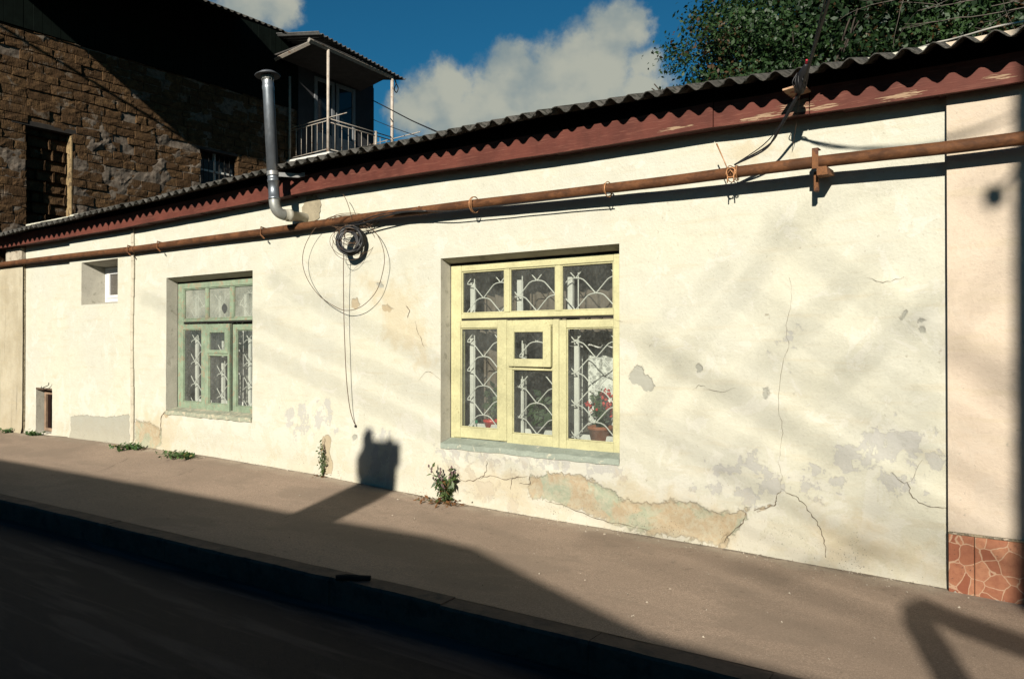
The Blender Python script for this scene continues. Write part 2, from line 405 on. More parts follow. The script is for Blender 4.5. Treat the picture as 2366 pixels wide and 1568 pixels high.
def D2(pts): return [(Y(px, py).x, Y(px, py).z) for px, py in pts]
ATTR = dict(
    green=[D2([(1222, 1100), (1262, 1092), (1300, 1096), (1340, 1098), (1380, 1112), (1412, 1135), (1436, 1152), (1500, 1164), (1560, 1160), (1590, 1158), (1640, 1178), (1690, 1182), (1724, 1176), (1716, 1206), (1690, 1232), (1665, 1262), (1600, 1248), (1500, 1228), (1420, 1212), (1380, 1196), (1300, 1164), (1260, 1156), (1224, 1148)]),
           D2([(312, 970), (340, 975), (374, 990), (372, 1030), (350, 1038), (314, 1030)])],
    grey=[D2([(1452, 872), (1462, 858), (1468, 842), (1484, 846), (1492, 866), (1504, 872), (1512, 892), (1500, 906), (1488, 902), (1476, 888), (1456, 886)]),
          D2([(165, 962), (200, 958), (240, 964), (300, 958), (302, 1030), (165, 1014)]),
          D2([(2082, 728), (2088, 718), (2098, 716), (2090, 728), (2084, 738)]), D2([(2120, 736), (2130, 732), (2148, 736), (2140, 744), (2126, 744)]),
          D2([(2122, 768), (2132, 752), (2138, 764)]), D2([(1608, 842), (1618, 838), (1622, 856), (1610, 862)]), D2([(1760, 898), (1776, 892), (1782, 916), (1766, 922)]),
          D2([(812, 1010), (822, 1002), (826, 1012), (816, 1020)]), D2([(868, 655), (880, 650), (884, 662), (872, 666)])],
    tan=[D2([(812, 690), (826, 688), (832, 706), (820, 716), (812, 708)]), D2([(878, 708), (894, 704), (912, 716), (898, 721), (884, 718)]), D2([(744, 1008), (758, 1004), (766, 1016), (760, 1044), (768, 1068), (770, 1094), (746, 1094), (752, 1050), (742, 1030)]),
         D2([(376, 958), (392, 944), (398, 950), (384, 966)]), D2([(1660, 1264), (1668, 1238), (1680, 1226), (1684, 1246), (1676, 1268)]), D2([(1766, 726), (1776, 722), (1782, 734), (1772, 740)]),
         D2([(1740, 1178), (1778, 1164), (1790, 1168), (1750, 1184)])],
    blue=[D2([(1960, 1000), (2050, 985), (2130, 1000), (2185, 1030), (2190, 1120), (2120, 1130), (2000, 1125), (1880, 1140), (1820, 1125), (1840, 1080), (1920, 1060)]),
          D2([(1812, 776), (1830, 770), (1838, 800), (1832, 836), (1816, 846), (1808, 820)]), D2([(1660, 1070), (1760, 1060), (1800, 1110), (1780, 1150), (1700, 1150), (1600, 1130)]),
          D2([(640, 940), (760, 930), (770, 990), (680, 1000)]), D2([(1040, 1040), (1430, 1070), (1430, 1100), (1250, 1090), (1100, 1080), (1040, 1060)]), D2([(1015, 1040), (1150, 1120), (1200, 1180), (1080, 1160)]), D2([(855, 1000), (900, 1000), (920, 1120), (860, 1110)])],
    yellow=[D2([(1000, 1080), (1120, 1060), (1240, 1090), (1240, 1180), (1100, 1170)]), D2([(1430, 1100), (1700, 1180), (1700, 1260), (1420, 1210)]), D2([(330, 940), (420, 960), (400, 1050), (320, 1040)]), D2([(1640, 330), (1800, 310), (1840, 360), (1700, 380)]), D2([(830, 640), (960, 660), (1000, 860), (900, 800)]), D2([(1840, 1170), (2100, 1230), (2180, 1340), (1900, 1300)])])
def field(polys, x, z):
    d = np.full(x.shape, -2.0)
    for p in polys: d = np.maximum(d, poly_sdf(x, z, p))
    return d
CRACKS = [([(1826, 640), (1828, 700), (1816, 762), (1822, 800), (1806, 850), (1800, 930), (1808, 1000), (1800, 1060), (1806, 1100), (1804, 1130)], .0035),
          ([(1804, 1130), (1838, 1146), (1862, 1170), (1888, 1206), (1898, 1230), (1906, 1262), (1906, 1304)], .010),
          ([(1804, 1132), (1792, 1150), (1788, 1166), (1742, 1178)], .010), ([(1724, 1178), (1716, 1206), (1690, 1230), (1668, 1258)], .010),
          ([(1036, 1076), (1050, 1096), (1076, 1110), (1104, 1106), (1122, 1092), (1126, 1064)], .009), ([(1104, 1106), (1140, 1098), (1172, 1106), (1220, 1100)], .008),
          ([(938, 706), (946, 716), (942, 734)], .014), ([(958, 742), (968, 772), (980, 800)], .007), ([(388, 946), (374, 962), (372, 992), (368, 1010)], .016),
          ([(2098, 1112), (2110, 1148), (2150, 1170), (2194, 1174)], .007), ([(2060, 1090), (2098, 1114), (2130, 1060)], .004), ([(1260, 1156), (1300, 1166), (1380, 1198), (1440, 1212), (1520, 1230)], .007),
          ([(752, 1012), (750, 1040), (756, 1064)], .016), ([(1018, 878), (990, 858), (966, 880)], .005), ([(1410, 740), (1440, 742)], .004), ([(1180, 1130), (1184, 1108), (1200, 1098)], .008),
          ([(1200, 1115), (1225, 1118), (1222, 1100)], .007), ([(860, 600), (830, 612), (800, 640)], .003), ([(1600, 900), (1620, 890), (1660, 906), (1700, 896)], .003), ([(2000, 640), (2040, 652), (2090, 640)], .003)]

def grid_wall(name, parent, mat, x0, x1, zt, y0, holes=(), step=.03, amp=.006, zb=None, rev=(), cracks=(), smooth=True):
    xs = set(np.round(np.arange(x0, x1, step), 4)) | {x0, x1}; 
    for h in holes: xs |= {h[0], h[1]}
    zs = set(np.round(np.arange(-.12, zt, step), 4)) | {zt, -.12}
    for h in holes: zs |= {h[2], h[3]}
    def clean(v, keep):
        v = sorted(v); out = []
        for a in v:
            if out and a - out[-1] < step * .3:
                if a in keep: out[-1] = a
                continue
            out.append(a)
        return out
    kx = {x0, x1} | {h[0] for h in holes} | {h[1] for h in holes}; kz = {zt, -.12} | {h[2] for h in holes} | {h[3] for h in holes}
    xs = clean(xs, kx); zs = clean(zs, kz)
    XX, ZZ = np.meshgrid(np.array(xs), np.array(zs), indexing='ij')
    yy = y0 + amp * (fbm(XX * 1.1, ZZ * 1.1, 2.0, 4) - .47) * 2.2 + amp * .5 * (vnoise(XX * 9, ZZ * 9, 5.5) - .5)
    gfoot = np.interp(XX, _gx, _gz); foot = ZZ - gfoot
    yy -= np.clip(.10 - foot, 0, .1) * .22 * (.4 + fbm(XX * 5, ZZ * 5, 9.0, 3)) * (1 if amp > .003 else 0)
    fl = {k: field(v, XX, ZZ) for k, v in ATTR.items()}
    if mat is m_pink: fl = {k: v * 0 - 2 for k, v in fl.items()}
    wob = (fbm(XX * 9, ZZ * 9, 1.0, 3) - .45) * .08
    yy += .012 * np.clip((fl['green'] + wob) / .03, 0, 1) * (1 if mat is m_white else 0)
    mb = MB(); nz = len(zs)
    vs = np.stack([XX, yy, ZZ], -1).reshape(-1, 3)
    fs = []
    for i in range(len(xs) - 1):
        cx = (xs[i] + xs[i + 1]) / 2
        for j in range(nz - 1):
            cz = (zs[j] + zs[j + 1]) / 2
            if any(h[0] < cx < h[1] and h[2] < cz < h[3] for h in holes): continue
            fs.append((i * nz + j, (i + 1) * nz + j, (i + 1) * nz + j + 1, i * nz + j + 1))
    mb.add([tuple(v) for v in vs], fs, 0); nv = len(vs)
    mb.mi = 1
    for (h, depth, sl, sr, st, sb) in rev:     # reveals: splay left/right/top/bottom (how far the inner edge moves inwards)
        a, b_, c, d = h
        ins = [(a + sl, c + sb), (b_ - sr, c + sb), (b_ - sr, d - st), (a + sl, d - st)]; outs = [(a, c), (b_, c), (b_, d), (a, d)]
        for k in range(4):
            o1, o2, i1, i2 = outs[k], outs[(k + 1) % 4], ins[k], ins[(k + 1) % 4]; n = 8
            vv = []
            for q in range(n + 1):
                u = q / n
                for w in range(4):
                    ww = w / 3
                    pxx = (o1[0] + (o2[0] - o1[0]) * u) * (1 - ww) + (i1[0] + (i2[0] - i1[0]) * u) * ww
                    pzz = (o1[1] + (o2[1] - o1[1]) * u) * (1 - ww) + (i1[1] + (i2[1] - i1[1]) * u) * ww
                    jit = .004 * (float(vnoise(pxx * 14, pzz * 14, ww * 3)) - .5) * (1 if 0 < q < n else 0)
                    vv.append((pxx + jit, y0 - .001 + depth * ww, pzz + jit))
            ff = [(q * 4 + w, q * 4 + w + 1, (q + 1) * 4 + w + 1, (q + 1) * 4 + w) for q in range(n) for w in range(3)]
            mb.add(vv, ff)
    mb.mi = 2
    for pts, wd in cracks:
        P = crom([(p.x, 0, p.z) for p in [Y(*q) for q in pts]], 5); n = len(P)
        if not (x0 < P[0].x < x1): continue
        vv = []; 
        for i, p in enumerate(P):
            d = (P[min(i + 1, n - 1)] - P[max(i - 1, 0)]).normalized(); nn = Vector((-d.z, 0, d.x))
            w = wd * (.25 + .75 * math.sin(math.pi * min(max(i / (n - 1), .04), .96)) ** .6) * rnd.uniform(.25, 1.0) * .5
            q = p + nn * rnd.uniform(-.008, .008)
            yb = y0 - .0035 + float(amp * (fbm(np.array([q.x * 1.1]), np.array([q.z * 1.1]), 2.0, 4)[0] - .47) * 2.2 - amp * .25)
            vv += [(q.x + nn.x * w, yb, q.z + nn.z * w), (q.x - nn.x * w, yb, q.z - nn.z * w)]
        mb.add(vv, [(2 * i, 2 * i + 1, 2 * i + 3, 2 * i + 2) for i in range(n - 1)])
    o = mb.build(name, [mat, m_reveal, m_crack], parent, smooth)
    tot = len(mb.v)
    for k in list(ATTR) + ['foot']:
        arr = np.full(tot, -2.0); arr[:nv] = (fl[k] if k != 'foot' else foot).reshape(-1)
        if k == 'foot': arr[nv:] = 2.0
        a = o.data.attributes.new(k, 'FLOAT', 'POINT'); a.data.foreach_set('value', arr.astype(np.float32))
    return o

# ------------------------------------------------------------------ white house
house = empty('white_house', (-6, 0, 0), 'long low cream plastered house with corrugated roof and peeling walls along the pavement', 'house')
H2 = (-5.22, -3.22, .60, 2.46); H1 = (-10.135, -8.245, .70, 2.51); HS = (-12.45, -11.385, 2.21, 2.855); HV = (-14.04, -13.475, .18, .875)
WT = 3.62
grid_wall('wall', house, m_white, -10.98, -.755, WT, 0, [H2, H1], .03, .009, rev=[(H2, .15, 0, 0, .04, .05), (H1, .165, 0, 0, .05, .04)], cracks=CRACKS)
grid_wall('wall', house, m_white, -12.83, -10.98, WT, -.012, [HS], .035, .005, rev=[(HS, .36, .03, .0, .05, .06)])
grid_wall('wall', house, m_white, -14.43, -12.83, WT, .03, [HV], .035, .007, rev=[(HV, .14, 0, 0, .0, .0)])
# return at the left end and back
mb = MB(); mb.quad((-14.43, .03, -.2), (-14.43, 5, -.2), (-14.43, 5, 3.6), (-14.43, .03, 3.6)); mb.quad((-14.43, 5, -.2), (-.755, 5, -.2), (-.755, 5, 4.8), (-14.43, 5, 4.8)); mb.build('back_wall', m_reveal, house)
mb = MB(); pts = [(-10.98 + .012 * math.sin(z * 3), -.03, z) for z in np.linspace(0, 3.3, 14)]
[mb.box(pts[i].__getitem__(0) - .035, pts[i][0] + .035, -.026, -.006, pts[i][2] + .001, pts[i + 1][2], .004) for i in range(len(pts) - 1)]; mb.build('trim_strip', M('strip_paint', (.62, .56, .43), .18, 6, .9, 0, .6, 40), house)

_cx = [-15.5, -14.21, -10.87, -8.54, -7.16, -4.95, -3.52, -2.66, -1.59, -.92, -.45, 4]; _cz = [3.40, 3.42, 3.48, 3.535, 3.575, 3.575, 3.575, 3.55, 3.50, 3.49, 3.49, 3.46]
def CZ(x): return float(np.interp(x, _cx, _cz))
_fx = [-15.3, -14.73, -11.35, -9.3, -6.75, -5.18, -3.68, -2.31, -1.23, -.32, 4]; _fz = [3.24, 3.24, 3.24, 3.27, 3.31, 3.30, 3.27, 3.265, 3.24, 3.23, 3.2]
def FZ(x): return float(np.interp(x, _fx, _fz))
def fascia_mat():
    m, t, b, o = newmat('fascia_paint'); P = N(t, 'ShaderNodeTexCoord').outputs['Object']
    S = vmap(t, P, (.5, 1, 6)); g = noise(t, S, 14, 6, .65); n = noise(t, P, 3, 4, .6); f_ = noise(t, vmap(t, P, (1.2, 1, 16)), 6, 5, .6)
    c = mixc(t, ramp(t, n, .3, .7), (.095, .026, .017), (.155, .043, .028)); c = mixc(t, mth(t, 'MULTIPLY', ramp(t, g, .5, .72), .7), c, (.22, .085, .055))
    sx = N(t, 'ShaderNodeSeparateXYZ', {0: P}); w = None
    for (xc, zc, rx, rz_) in [(Y(1843, 242, -.17).x, FZ(-1.7) + .06, .16, .085), (Y(1760, 262, -.17).x, FZ(-1.9) + .03, .22, .03), (Y(1900, 237, -.17).x, FZ(-1.5) + .03, .16, .025), (Y(2080, 210, -.17).x, FZ(-1) + .03, .2, .03), (Y(2310, 182, -.17).x, FZ(-.4) + .05, .12, .025), (Y(1560, 300, -.17).x, FZ(-2.6) + .04, .2, .02)]:
        dx = mth(t, 'MULTIPLY', mth(t, 'SUBTRACT', sx.outputs[0], xc + 6.0), 1 / rx); dz = mth(t, 'MULTIPLY', mth(t, 'SUBTRACT', sx.outputs[2], zc), 1 / rz_)
        k = mth(t, 'SUBTRACT', 1.0, mth(t, 'SQRT', mth(t, 'ADD', mth(t, 'MULTIPLY', dx, dx), mth(t, 'MULTIPLY', dz, dz))))
        k = mth(t, 'MAXIMUM', k, -.6); w = k if w is None else mth(t, 'MAXIMUM', w, k)
    w = ramp(t, mth(t, 'ADD', mth(t, 'MULTIPLY', w, .28), f_), .60, .66)
    c = mixc(t, mth(t, 'MULTIPLY', w, .9), c, mixc(t, g, (.30, .19, .11), (.52, .37, .24)))
    t.links.new(mixc(t, 1.0, c, (AK, AK, AK), 'MULTIPLY'), b.inputs['Base Color']); b.inputs['Roughness'].default_value = .72; b.inputs['Specular IOR Level'].default_value = .2
    bump(t, b, mth(t, 'SUBTRACT', g, mth(t, 'MULTIPLY', w, .5)), .6, .006); return m
m_fascia = fascia_mat()
joints = [-15.25, Y(250, 520, -.17).x, Y(753, 430, -.17).x, Y(1648, 290, -.17).x, Y(1870, 230, -.17).x, 3.5]
for i in range(len(joints) - 1):
    a, b_ = joints[i], joints[i + 1]; mb = MB(); n = max(4, int((b_ - a) / .35)); vs = []
    dy = rnd.uniform(-.006, .006)
    for k in range(n + 1):
        xx = a + .004 + (b_ - a - .008) * k / n; z = FZ(xx) + rnd.uniform(-.003, .003); y = -.17 + dy
        vs += [(xx, y, z), (xx, y - .0, z + .006), (xx, y, z + .19), (xx, y + .03, z + .19), (xx, y + .03, z)]
    fs = [(k * 5 + j, k * 5 + (j + 1) % 5, (k + 1) * 5 + (j + 1) % 5, (k + 1) * 5 + j) for k in range(n) for j in range(5)]
    fs += [(0, 1, 2, 3, 4), tuple(n * 5 + k for k in (4, 3, 2, 1, 0))]
    mb.add(vs, fs); fo = mb.build('fascia', m_fascia, house)
m_eave_shade = M('eave_shade_black', (.012, .010, .009), .3, 6, .95, 0, .4, 40, spec=.05)  # near-black strip above the fascia; the roof sheets' shade is put into its colour
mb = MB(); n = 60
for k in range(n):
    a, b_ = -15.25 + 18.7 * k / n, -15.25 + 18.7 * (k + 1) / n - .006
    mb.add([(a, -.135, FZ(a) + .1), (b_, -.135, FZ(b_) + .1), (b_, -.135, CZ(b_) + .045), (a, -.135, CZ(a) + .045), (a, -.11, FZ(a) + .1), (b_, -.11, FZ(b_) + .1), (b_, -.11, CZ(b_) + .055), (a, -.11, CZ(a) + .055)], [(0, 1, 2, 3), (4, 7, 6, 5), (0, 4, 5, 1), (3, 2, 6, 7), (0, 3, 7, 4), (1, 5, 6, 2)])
mb.build('eave_shade_strip', m_eave_shade, house)
m_bare = M('bare_wood', (.50, .33, .20), .3, 12, .8, 0, .5, 60, (.22, .035, .022), (.52, .60), 22, (.5, 1, 7))
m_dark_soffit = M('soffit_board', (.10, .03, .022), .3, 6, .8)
mb = MB()
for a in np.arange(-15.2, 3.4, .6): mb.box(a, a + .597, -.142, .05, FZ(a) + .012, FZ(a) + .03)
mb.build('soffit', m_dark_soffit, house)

m_slate = M('asbestos_slate', (.085, .08, .07), .45, 4, .92, 0, .7, 50, (.025, .026, .02), (.46, .62), 16, spec=.15)
def corr_sheet(mb, xa, nw, pitch, amp, y0, L, zf, slope, thick=.007, lift=0.0, tilt=0.0, ph=0.0, nx=10, jit=.004):
    """one corrugated sheet running back from (xa..,y0)"""
    m = nw * nx; top = []; ny = 6
    j1, j2 = rnd.uniform(-jit, jit), rnd.uniform(-jit, jit)
    for j in range(ny + 1):
        for i in range(m + 1):
            xx = xa + pitch * i / nx; u = i / m
            yy = y0 + L * j / ny + (.02 * tilt * (u - .5) if j == 0 else 0)
            edge = rnd.uniform(-.006, .004) if j == 0 else 0
            zz = zf(xx) + lift + (j1 * (1 - u) + j2 * u) + slope * (yy + .42) + amp * .5 * (math.cos(2 * math.pi * i / nx + ph) - 1)
            top.append((xx, yy + edge, zz))
    o = len(top); bot = [(a, b, c - thick) for a, b, c in top]; W = m + 1
    fs = []
    for j in range(ny):
        for i in range(m):
            a = j * W + i; fs.append((a, a + 1, a + W + 1, a + W)); fs.append((o + a, o + a + W, o + a + W + 1, o + a + 1))
    for i in range(m): fs.append((i, o + i, o + i + 1, i + 1)); a = ny * W + i; fs.append((a, a + 1, o + a + 1, o + a))
    for j in range(ny): a = j * W; fs.append((a, a + W, o + a + W, o + a)); a = j * W + m; fs.append((a, o + a, o + a + W, a + W))
    mb.add(top + bot, fs)
SL = math.tan(math.radians(16.8))
mb = MB(); xx = -15.3; k = 0
while xx < 3.3:
    corr_sheet(mb, xx, 8, .165, .054, -.42 + rnd.uniform(-.025, .02), 1.72, CZ, SL, lift=.009 * (k % 2) + rnd.uniform(0, .008), tilt=rnd.uniform(-1, 1))
    corr_sheet(mb, xx + .02, 8, .165, .054, 1.15 + rnd.uniform(-.03, .03), 1.75, CZ, SL, lift=.010 + .009 * (k % 2), nx=8)
    corr_sheet(mb, xx, 8, .165, .054, 2.75 + rnd.uniform(-.03, .03), 1.7, CZ, SL, lift=.020 + .009 * (k % 2), nx=8)
    xx += 7 * .165; k += 1
mb.build('roof', m_slate, house, True)
# broken strip under the sheets at the cable entry
mb = MB(); c = Y(1838, 190, -.40); mb.box(c.x - .09, c.x + .05, -.40, -.2, c.z - .035, c.z - .022, rot=Matrix.Rotation(-.12, 3, 'Y')); mb.build('roof_lath', m_bare, house)

# ------------------------------------------------------------------ windows
def glass(name, dust=.12, dustcol=(.35, .36, .33), spots=.5, refl=1.0):
    m, t, b, o = newmat(name); t.nodes.remove(b)
    P = N(t, 'ShaderNodeTexCoord').outputs['Object']
    bf = N(t, 'ShaderNodeNewGeometry').outputs['Backfacing']; fr = mth(t, 'MULTIPLY', N(t, 'ShaderNodeFresnel', {'IOR': 1.45}).outputs[0], mth(t, 'SUBTRACT', 1.0, bf))
    gl = N(t, 'ShaderNodeBsdfGlossy', {'Roughness': .03}); tr = N(t, 'ShaderNodeBsdfTransparent', {0: (.93, .95, .93, 1)})
    df = N(t, 'ShaderNodeBsdfDiffuse', {0: (*dustcol, 1)})
    mx = N(t, 'ShaderNodeMixShader', {0: mth(t, 'MULTIPLY', fr, refl), 1: tr.outputs[0], 2: gl.outputs[0]})
    n = noise(t, P, 3, 5, .6, .2); n2 = noise(t, P, 40, 3, .6)
    d = mth(t, 'MULTIPLY', mth(t, 'ADD', ramp(t, n, .1, .8), mth(t, 'MULTIPLY', ramp(t, n2, .4, .8), spots)), dust, clamp=True)
    m2 = N(t, 'ShaderNodeMixShader', {0: d, 1: mx.outputs[0], 2: df.outputs[0]}); t.links.new(m2.outputs[0], o.inputs[0])
    return m
m_gl2 = glass('window_glass', .07); m_gl1 = glass('dusty_glass', .10); m_gl1b = glass('grimy_glass', .42, (.34, .35, .29), .35)
m_yel = M('yellow_paint', (.62, .59, .33), .14, 5, .65, 0, .6, 50, (.42, .36, .18), (.62, .70), 26, (1, 1, 1), .3)
m_grn = M('green_paint', (.27, .345, .235), .22, 9, .8, 0, .9, 45, (.34, .30, .20), (.52, .62), 15, (1, 1, 1), .2)
m_wht = M('white_paint', (.74, .73, .68), .08, 7, .5, 0, .25, 50, (.5, .47, .4), (.7, .8), 20)
m_gap = M('gap_dark', (.015, .013, .01), .2, 9, .9, 0, 0)
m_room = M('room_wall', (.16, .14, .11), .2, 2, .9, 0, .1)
m_sill2 = M('sill_paint', (.36, .41, .34), .16, 6, .8, 0, .6, 40, (.70, .68, .52), (.58, .68), 14)
m_sill1 = M('sill_weathered', (.36, .38, .28), .22, 8, .88, 0, .8, 40, (.58, .53, .38), (.5, .62), 14)

def frame_rect(mb, x0, x1, z0, z1, w, y0, y1, bev=.006, wl=None, wr=None, wt=None, wb=None):
    wl = w if wl is None else wl; wr = w if wr is None else wr; wt = w if wt is None else wt; wb = w if wb is None else wb
    mb.box(x0, x0 + wl, y0, y1, z0, z1, bev); mb.box(x1 - wr, x1, y0, y1, z0, z1, bev)
    mb.box(x0 + wl + .0005, x1 - wr - .0005, y0 + .002, y1 - .002, z1 - wt, z1, bev); mb.box(x0 + wl + .0005, x1 - wr - .0005, y0 + .002, y1 - .002, z0, z0 + wb, bev)
def pane(win, x0, x1, z0, z1, y, mat):
    mb = MB(); mb.box(x0 - .006, x1 + .006, y, y + .004, z0 - .006, z1 + .006); return mb.build('pane', mat, win)
def grille_pattern(mb, x0, x1, z0, z1, y, ox, oz, hp=.21, rs=.146, r=.0056):
    """welded bars bent to fish-scale arches: up from a node, flat over the node above, down to the next"""
    fl = hp * .33
    nr = int((z1 - oz) / rs) + 2
    for row in range(-12, nr):
        zb = oz + row * rs
        sh = hp if row % 2 else 0.0
        for k in range(-12, 13):
            xc = ox + sh + k * 2 * hp
            pts = [(xc - hp, zb), (xc - hp * .52, zb + rs * .72), (xc - hp * .40, zb + rs * .88), (xc - hp * .25, zb + rs * .97), (xc - hp * .1, zb + rs), (xc + hp * .1, zb + rs), (xc + hp * .25, zb + rs * .97), (xc + hp * .40, zb + rs * .88), (xc + hp * .52, zb + rs * .72), (xc + hp, zb)]
            # clip to the opening
            def clip(a, b):
                (ax, az), (bx, bz) = a, b; t0, t1 = 0.0, 1.0
                for p, q in ((-(bx - ax), ax - x0), (bx - ax, x1 - ax), (-(bz - az), az - z0), (bz - az, z1 - az)):
                    if abs(p) < 1e-9:
                        if q < 0: return None
                    elif p < 0: t0 = max(t0, q / p)
                    else: t1 = min(t1, q / p)
                if t0 >= t1 - 1e-3: return None
                return (ax + (bx - ax) * t0, az + (bz - az) * t0), (ax + (bx - ax) * t1, az + (bz - az) * t1)
            for a, b in zip(pts[:-1], pts[1:]):
                c = clip(a, b)
                if c: mb.tube([(c[0][0], y, c[0][1]), (c[1][0], y, c[1][1])], r, 6)

def window(name, L, r, mfr, gl_top, gl_low, label):
    """three-leaf window with a transom of three lights above and a small vent leaf in the middle one"""
    win = MB(); x0, x1, z0, z1 = L['x0'], L['x1'], L['z0'], L['z1']
    ts, tb = L['tt'], L['tb']             # transom bar top / bottom
    pt = L['ptop']; m1, m2, m3, m4 = L['mull']; pl, pr = L['pl'], L['pr']
    y0, y1 = r, r + .07
    # fixed outer frame with the transom's lights
    win.box(x0, pl, y0, y1, z0, z1, .006); win.box(pr, x1, y0, y1, z0, z1, .006)
    win.box(pl + .001, pr - .001, y0 + .002, y1 - .002, pt[1], z1, .006); win.box(pl + .001, pr - .001, y0 + .001, y1, tb, pt[0], .006)
    for a, b in ((m1, m2), (m3, m4)): win.box(a, b, y0 + .004, y1 - .004, pt[0] + .001, pt[1] - .001, .006)
    win.box(pl + .001, pr - .001, y0 + .02, y1, z0, z0 + .035, .004)
    # glazing beads
    for (a, b) in ((pl, m1), (m2, m3), (m4, pr)): frame_rect(win, a + .001, b - .001, pt[0] + .001, pt[1] - .001, .012, y0 + .012, y0 + .03, .003)
    w = win.build('window', mfr, house); tag(w, label)
    for (a, b) in ((pl, m1), (m2, m3), (m4, pr)): pane(w, a, b, pt[0], pt[1], y0 + .03, gl_top)
    # dark rebate behind the sashes
    mb = MB(); mb.box(x0 + .02, x1 - .02, y0 + .012, y0 + .03, tb - .018, tb - .001); 
    for s in L['sash'][:-1]: mb.box(s[1] - .004, s[1] + .012, y0 + .012, y0 + .03, z0 + .02, tb - .02)
    mb.build('rebate', m_gap, w)
    for i, s in enumerate(L['sash']):
        sx0, sx1, sz0, sz1, px0, px1, pz0, pz1 = s
        drop = L.get('drop', (0, 0, 0))[i]
        mb = MB(); ys = y0 - L.get('out', (.012, .012, .012))[i]; ye = ys + .045
        frame_rect(mb, sx0, sx1, sz0 + drop, sz1 + drop, .06, ys, ye, .005, px0 - sx0, sx1 - px1, sz1 - pz1, pz0 - sz0)
        frame_rect(mb, px0 + .001, px1 - .001, pz0 + drop + .001, pz1 + drop - .001, .010, ys + .012, ys + .028, .003)
        if i == 1: mb.box(px0 + .001, px1 - .001, ys + .004, ye - .003, L['vent'][2] - .028 + drop, L['vent'][2] + .006 + drop, .004)
        so = mb.build('sash', mfr, w)
        if i == 1:
            pane(w, px0, px1, pz0 + drop, L['vent'][2] - .028 + drop, ys + .024, gl_low)
            vx0, vx1, vz0, vz1, vp = L['vent']
            mb = MB(); frame_rect(mb, vx0, vx1, vz0, vz1, .06, ys - L['vout'], ys - L['vout'] + .03, .005, vp[0] - vx0, vx1 - vp[1], vz1 - vp[3], vp[2] - vz0)
            R = Matrix.Rotation(L['vang'], 3, 'Z'); pv = Vector((vx0, ys - L['vout'], 0)); mb.v = [tuple(pv + R @ (Vector(v) - pv)) for v in mb.v]
            mb.build('vent_sash', mfr, w)
            mb = MB(); mb.box(vp[0] - .004, vp[1] + .004, ys - L['vout'] + .014, ys - L['vout'] + .018, vp[2] - .004, vp[3] + .004)
            mb.v = [tuple(pv + R @ (Vector(v) - pv)) for v in mb.v]; mb.build('pane', gl_low, w)
        else: pane(w, px0, px1, pz0 + drop, pz1 + drop, ys + .024, gl_low)
    # inner frame and the welded grille between the two
    mb = MB(); yi = r + .20; gi = r + .13
    for s in L['sash']:
        frame_rect(mb, s[4] - .05, s[5] + .03, s[6] - .03, s[7] + .02, .045, yi, yi + .04, .004, .05, .02, .03, .05)
    for (a, b) in ((pl, m1), (m2, m3), (m4, pr)): frame_rect(mb, a - .045, b + .02, pt[0] - .04, pt[1] + .03, .045, yi, yi + .04, .004, .05, .02, .03, .03)
    mb.build('inner_frame', m_wht, w)
    mb = MB(); grille_pattern(mb, x0 + .03, x1 - .03, z0 + .05, z1 - .05, gi, L['gx'], L['gz'], L['hp'], L['rs'])
    for xx in L['bars']: mb.tube([(xx, gi + .008, z0 + .03), (xx, gi + .008, z1 - .04)], .006, 6)
    mb.build('grille', m_wht, w)
    # dark room behind
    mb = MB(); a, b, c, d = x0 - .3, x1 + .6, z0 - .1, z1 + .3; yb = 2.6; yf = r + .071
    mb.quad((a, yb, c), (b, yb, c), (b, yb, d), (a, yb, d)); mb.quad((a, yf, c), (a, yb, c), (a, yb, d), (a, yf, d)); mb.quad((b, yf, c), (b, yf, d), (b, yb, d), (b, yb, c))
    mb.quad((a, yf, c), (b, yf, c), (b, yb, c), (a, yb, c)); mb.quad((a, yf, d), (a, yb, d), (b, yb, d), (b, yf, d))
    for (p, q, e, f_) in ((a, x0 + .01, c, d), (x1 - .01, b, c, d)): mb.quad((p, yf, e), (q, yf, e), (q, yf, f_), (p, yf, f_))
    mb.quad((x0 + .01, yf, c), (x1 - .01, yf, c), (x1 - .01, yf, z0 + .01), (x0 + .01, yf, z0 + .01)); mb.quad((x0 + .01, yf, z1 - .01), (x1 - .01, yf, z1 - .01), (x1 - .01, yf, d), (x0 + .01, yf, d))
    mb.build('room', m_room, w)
    mb = MB(); mb.box(x0, x1, r + .075, r + .48, z0 + .005, z0 + .035, .005); mb.build('inner_sill', m_wht, w)
    return w
L2 = dict(x0=-5.217, x1=-3.228, z0=.668, z1=2.402, tt=1.905, tb=1.862, ptop=(1.912, 2.332), mull=(-4.548, -4.491, -3.965, -3.908), pl=-5.083, pr=-3.363,
          sash=[(-5.172, -4.512, .680, 1.842, -5.085, -4.622, .785, 1.768), (-4.506, -3.918, .668, 1.842, -4.445, -3.985, .768, 1.790), (-3.912, -3.24, .660, 1.838, -3.837, -3.352, .755, 1.764)],
          drop=(0, -.006, -.010), out=(.012, .016, .020), vent=(-4.474, -3.984, 1.397, 1.790, (-4.408, -4.070, 1.472, 1.720)), vout=.022, vang=-.035,
          gx=-4.90, gz=.755, hp=.215, rs=.146, bars=(-5.02, -4.43, -3.80))
w2 = window('w2', L2, .15, m_yel, m_gl2, m_gl2, 'pale yellow three leaf window with white fish scale grille')
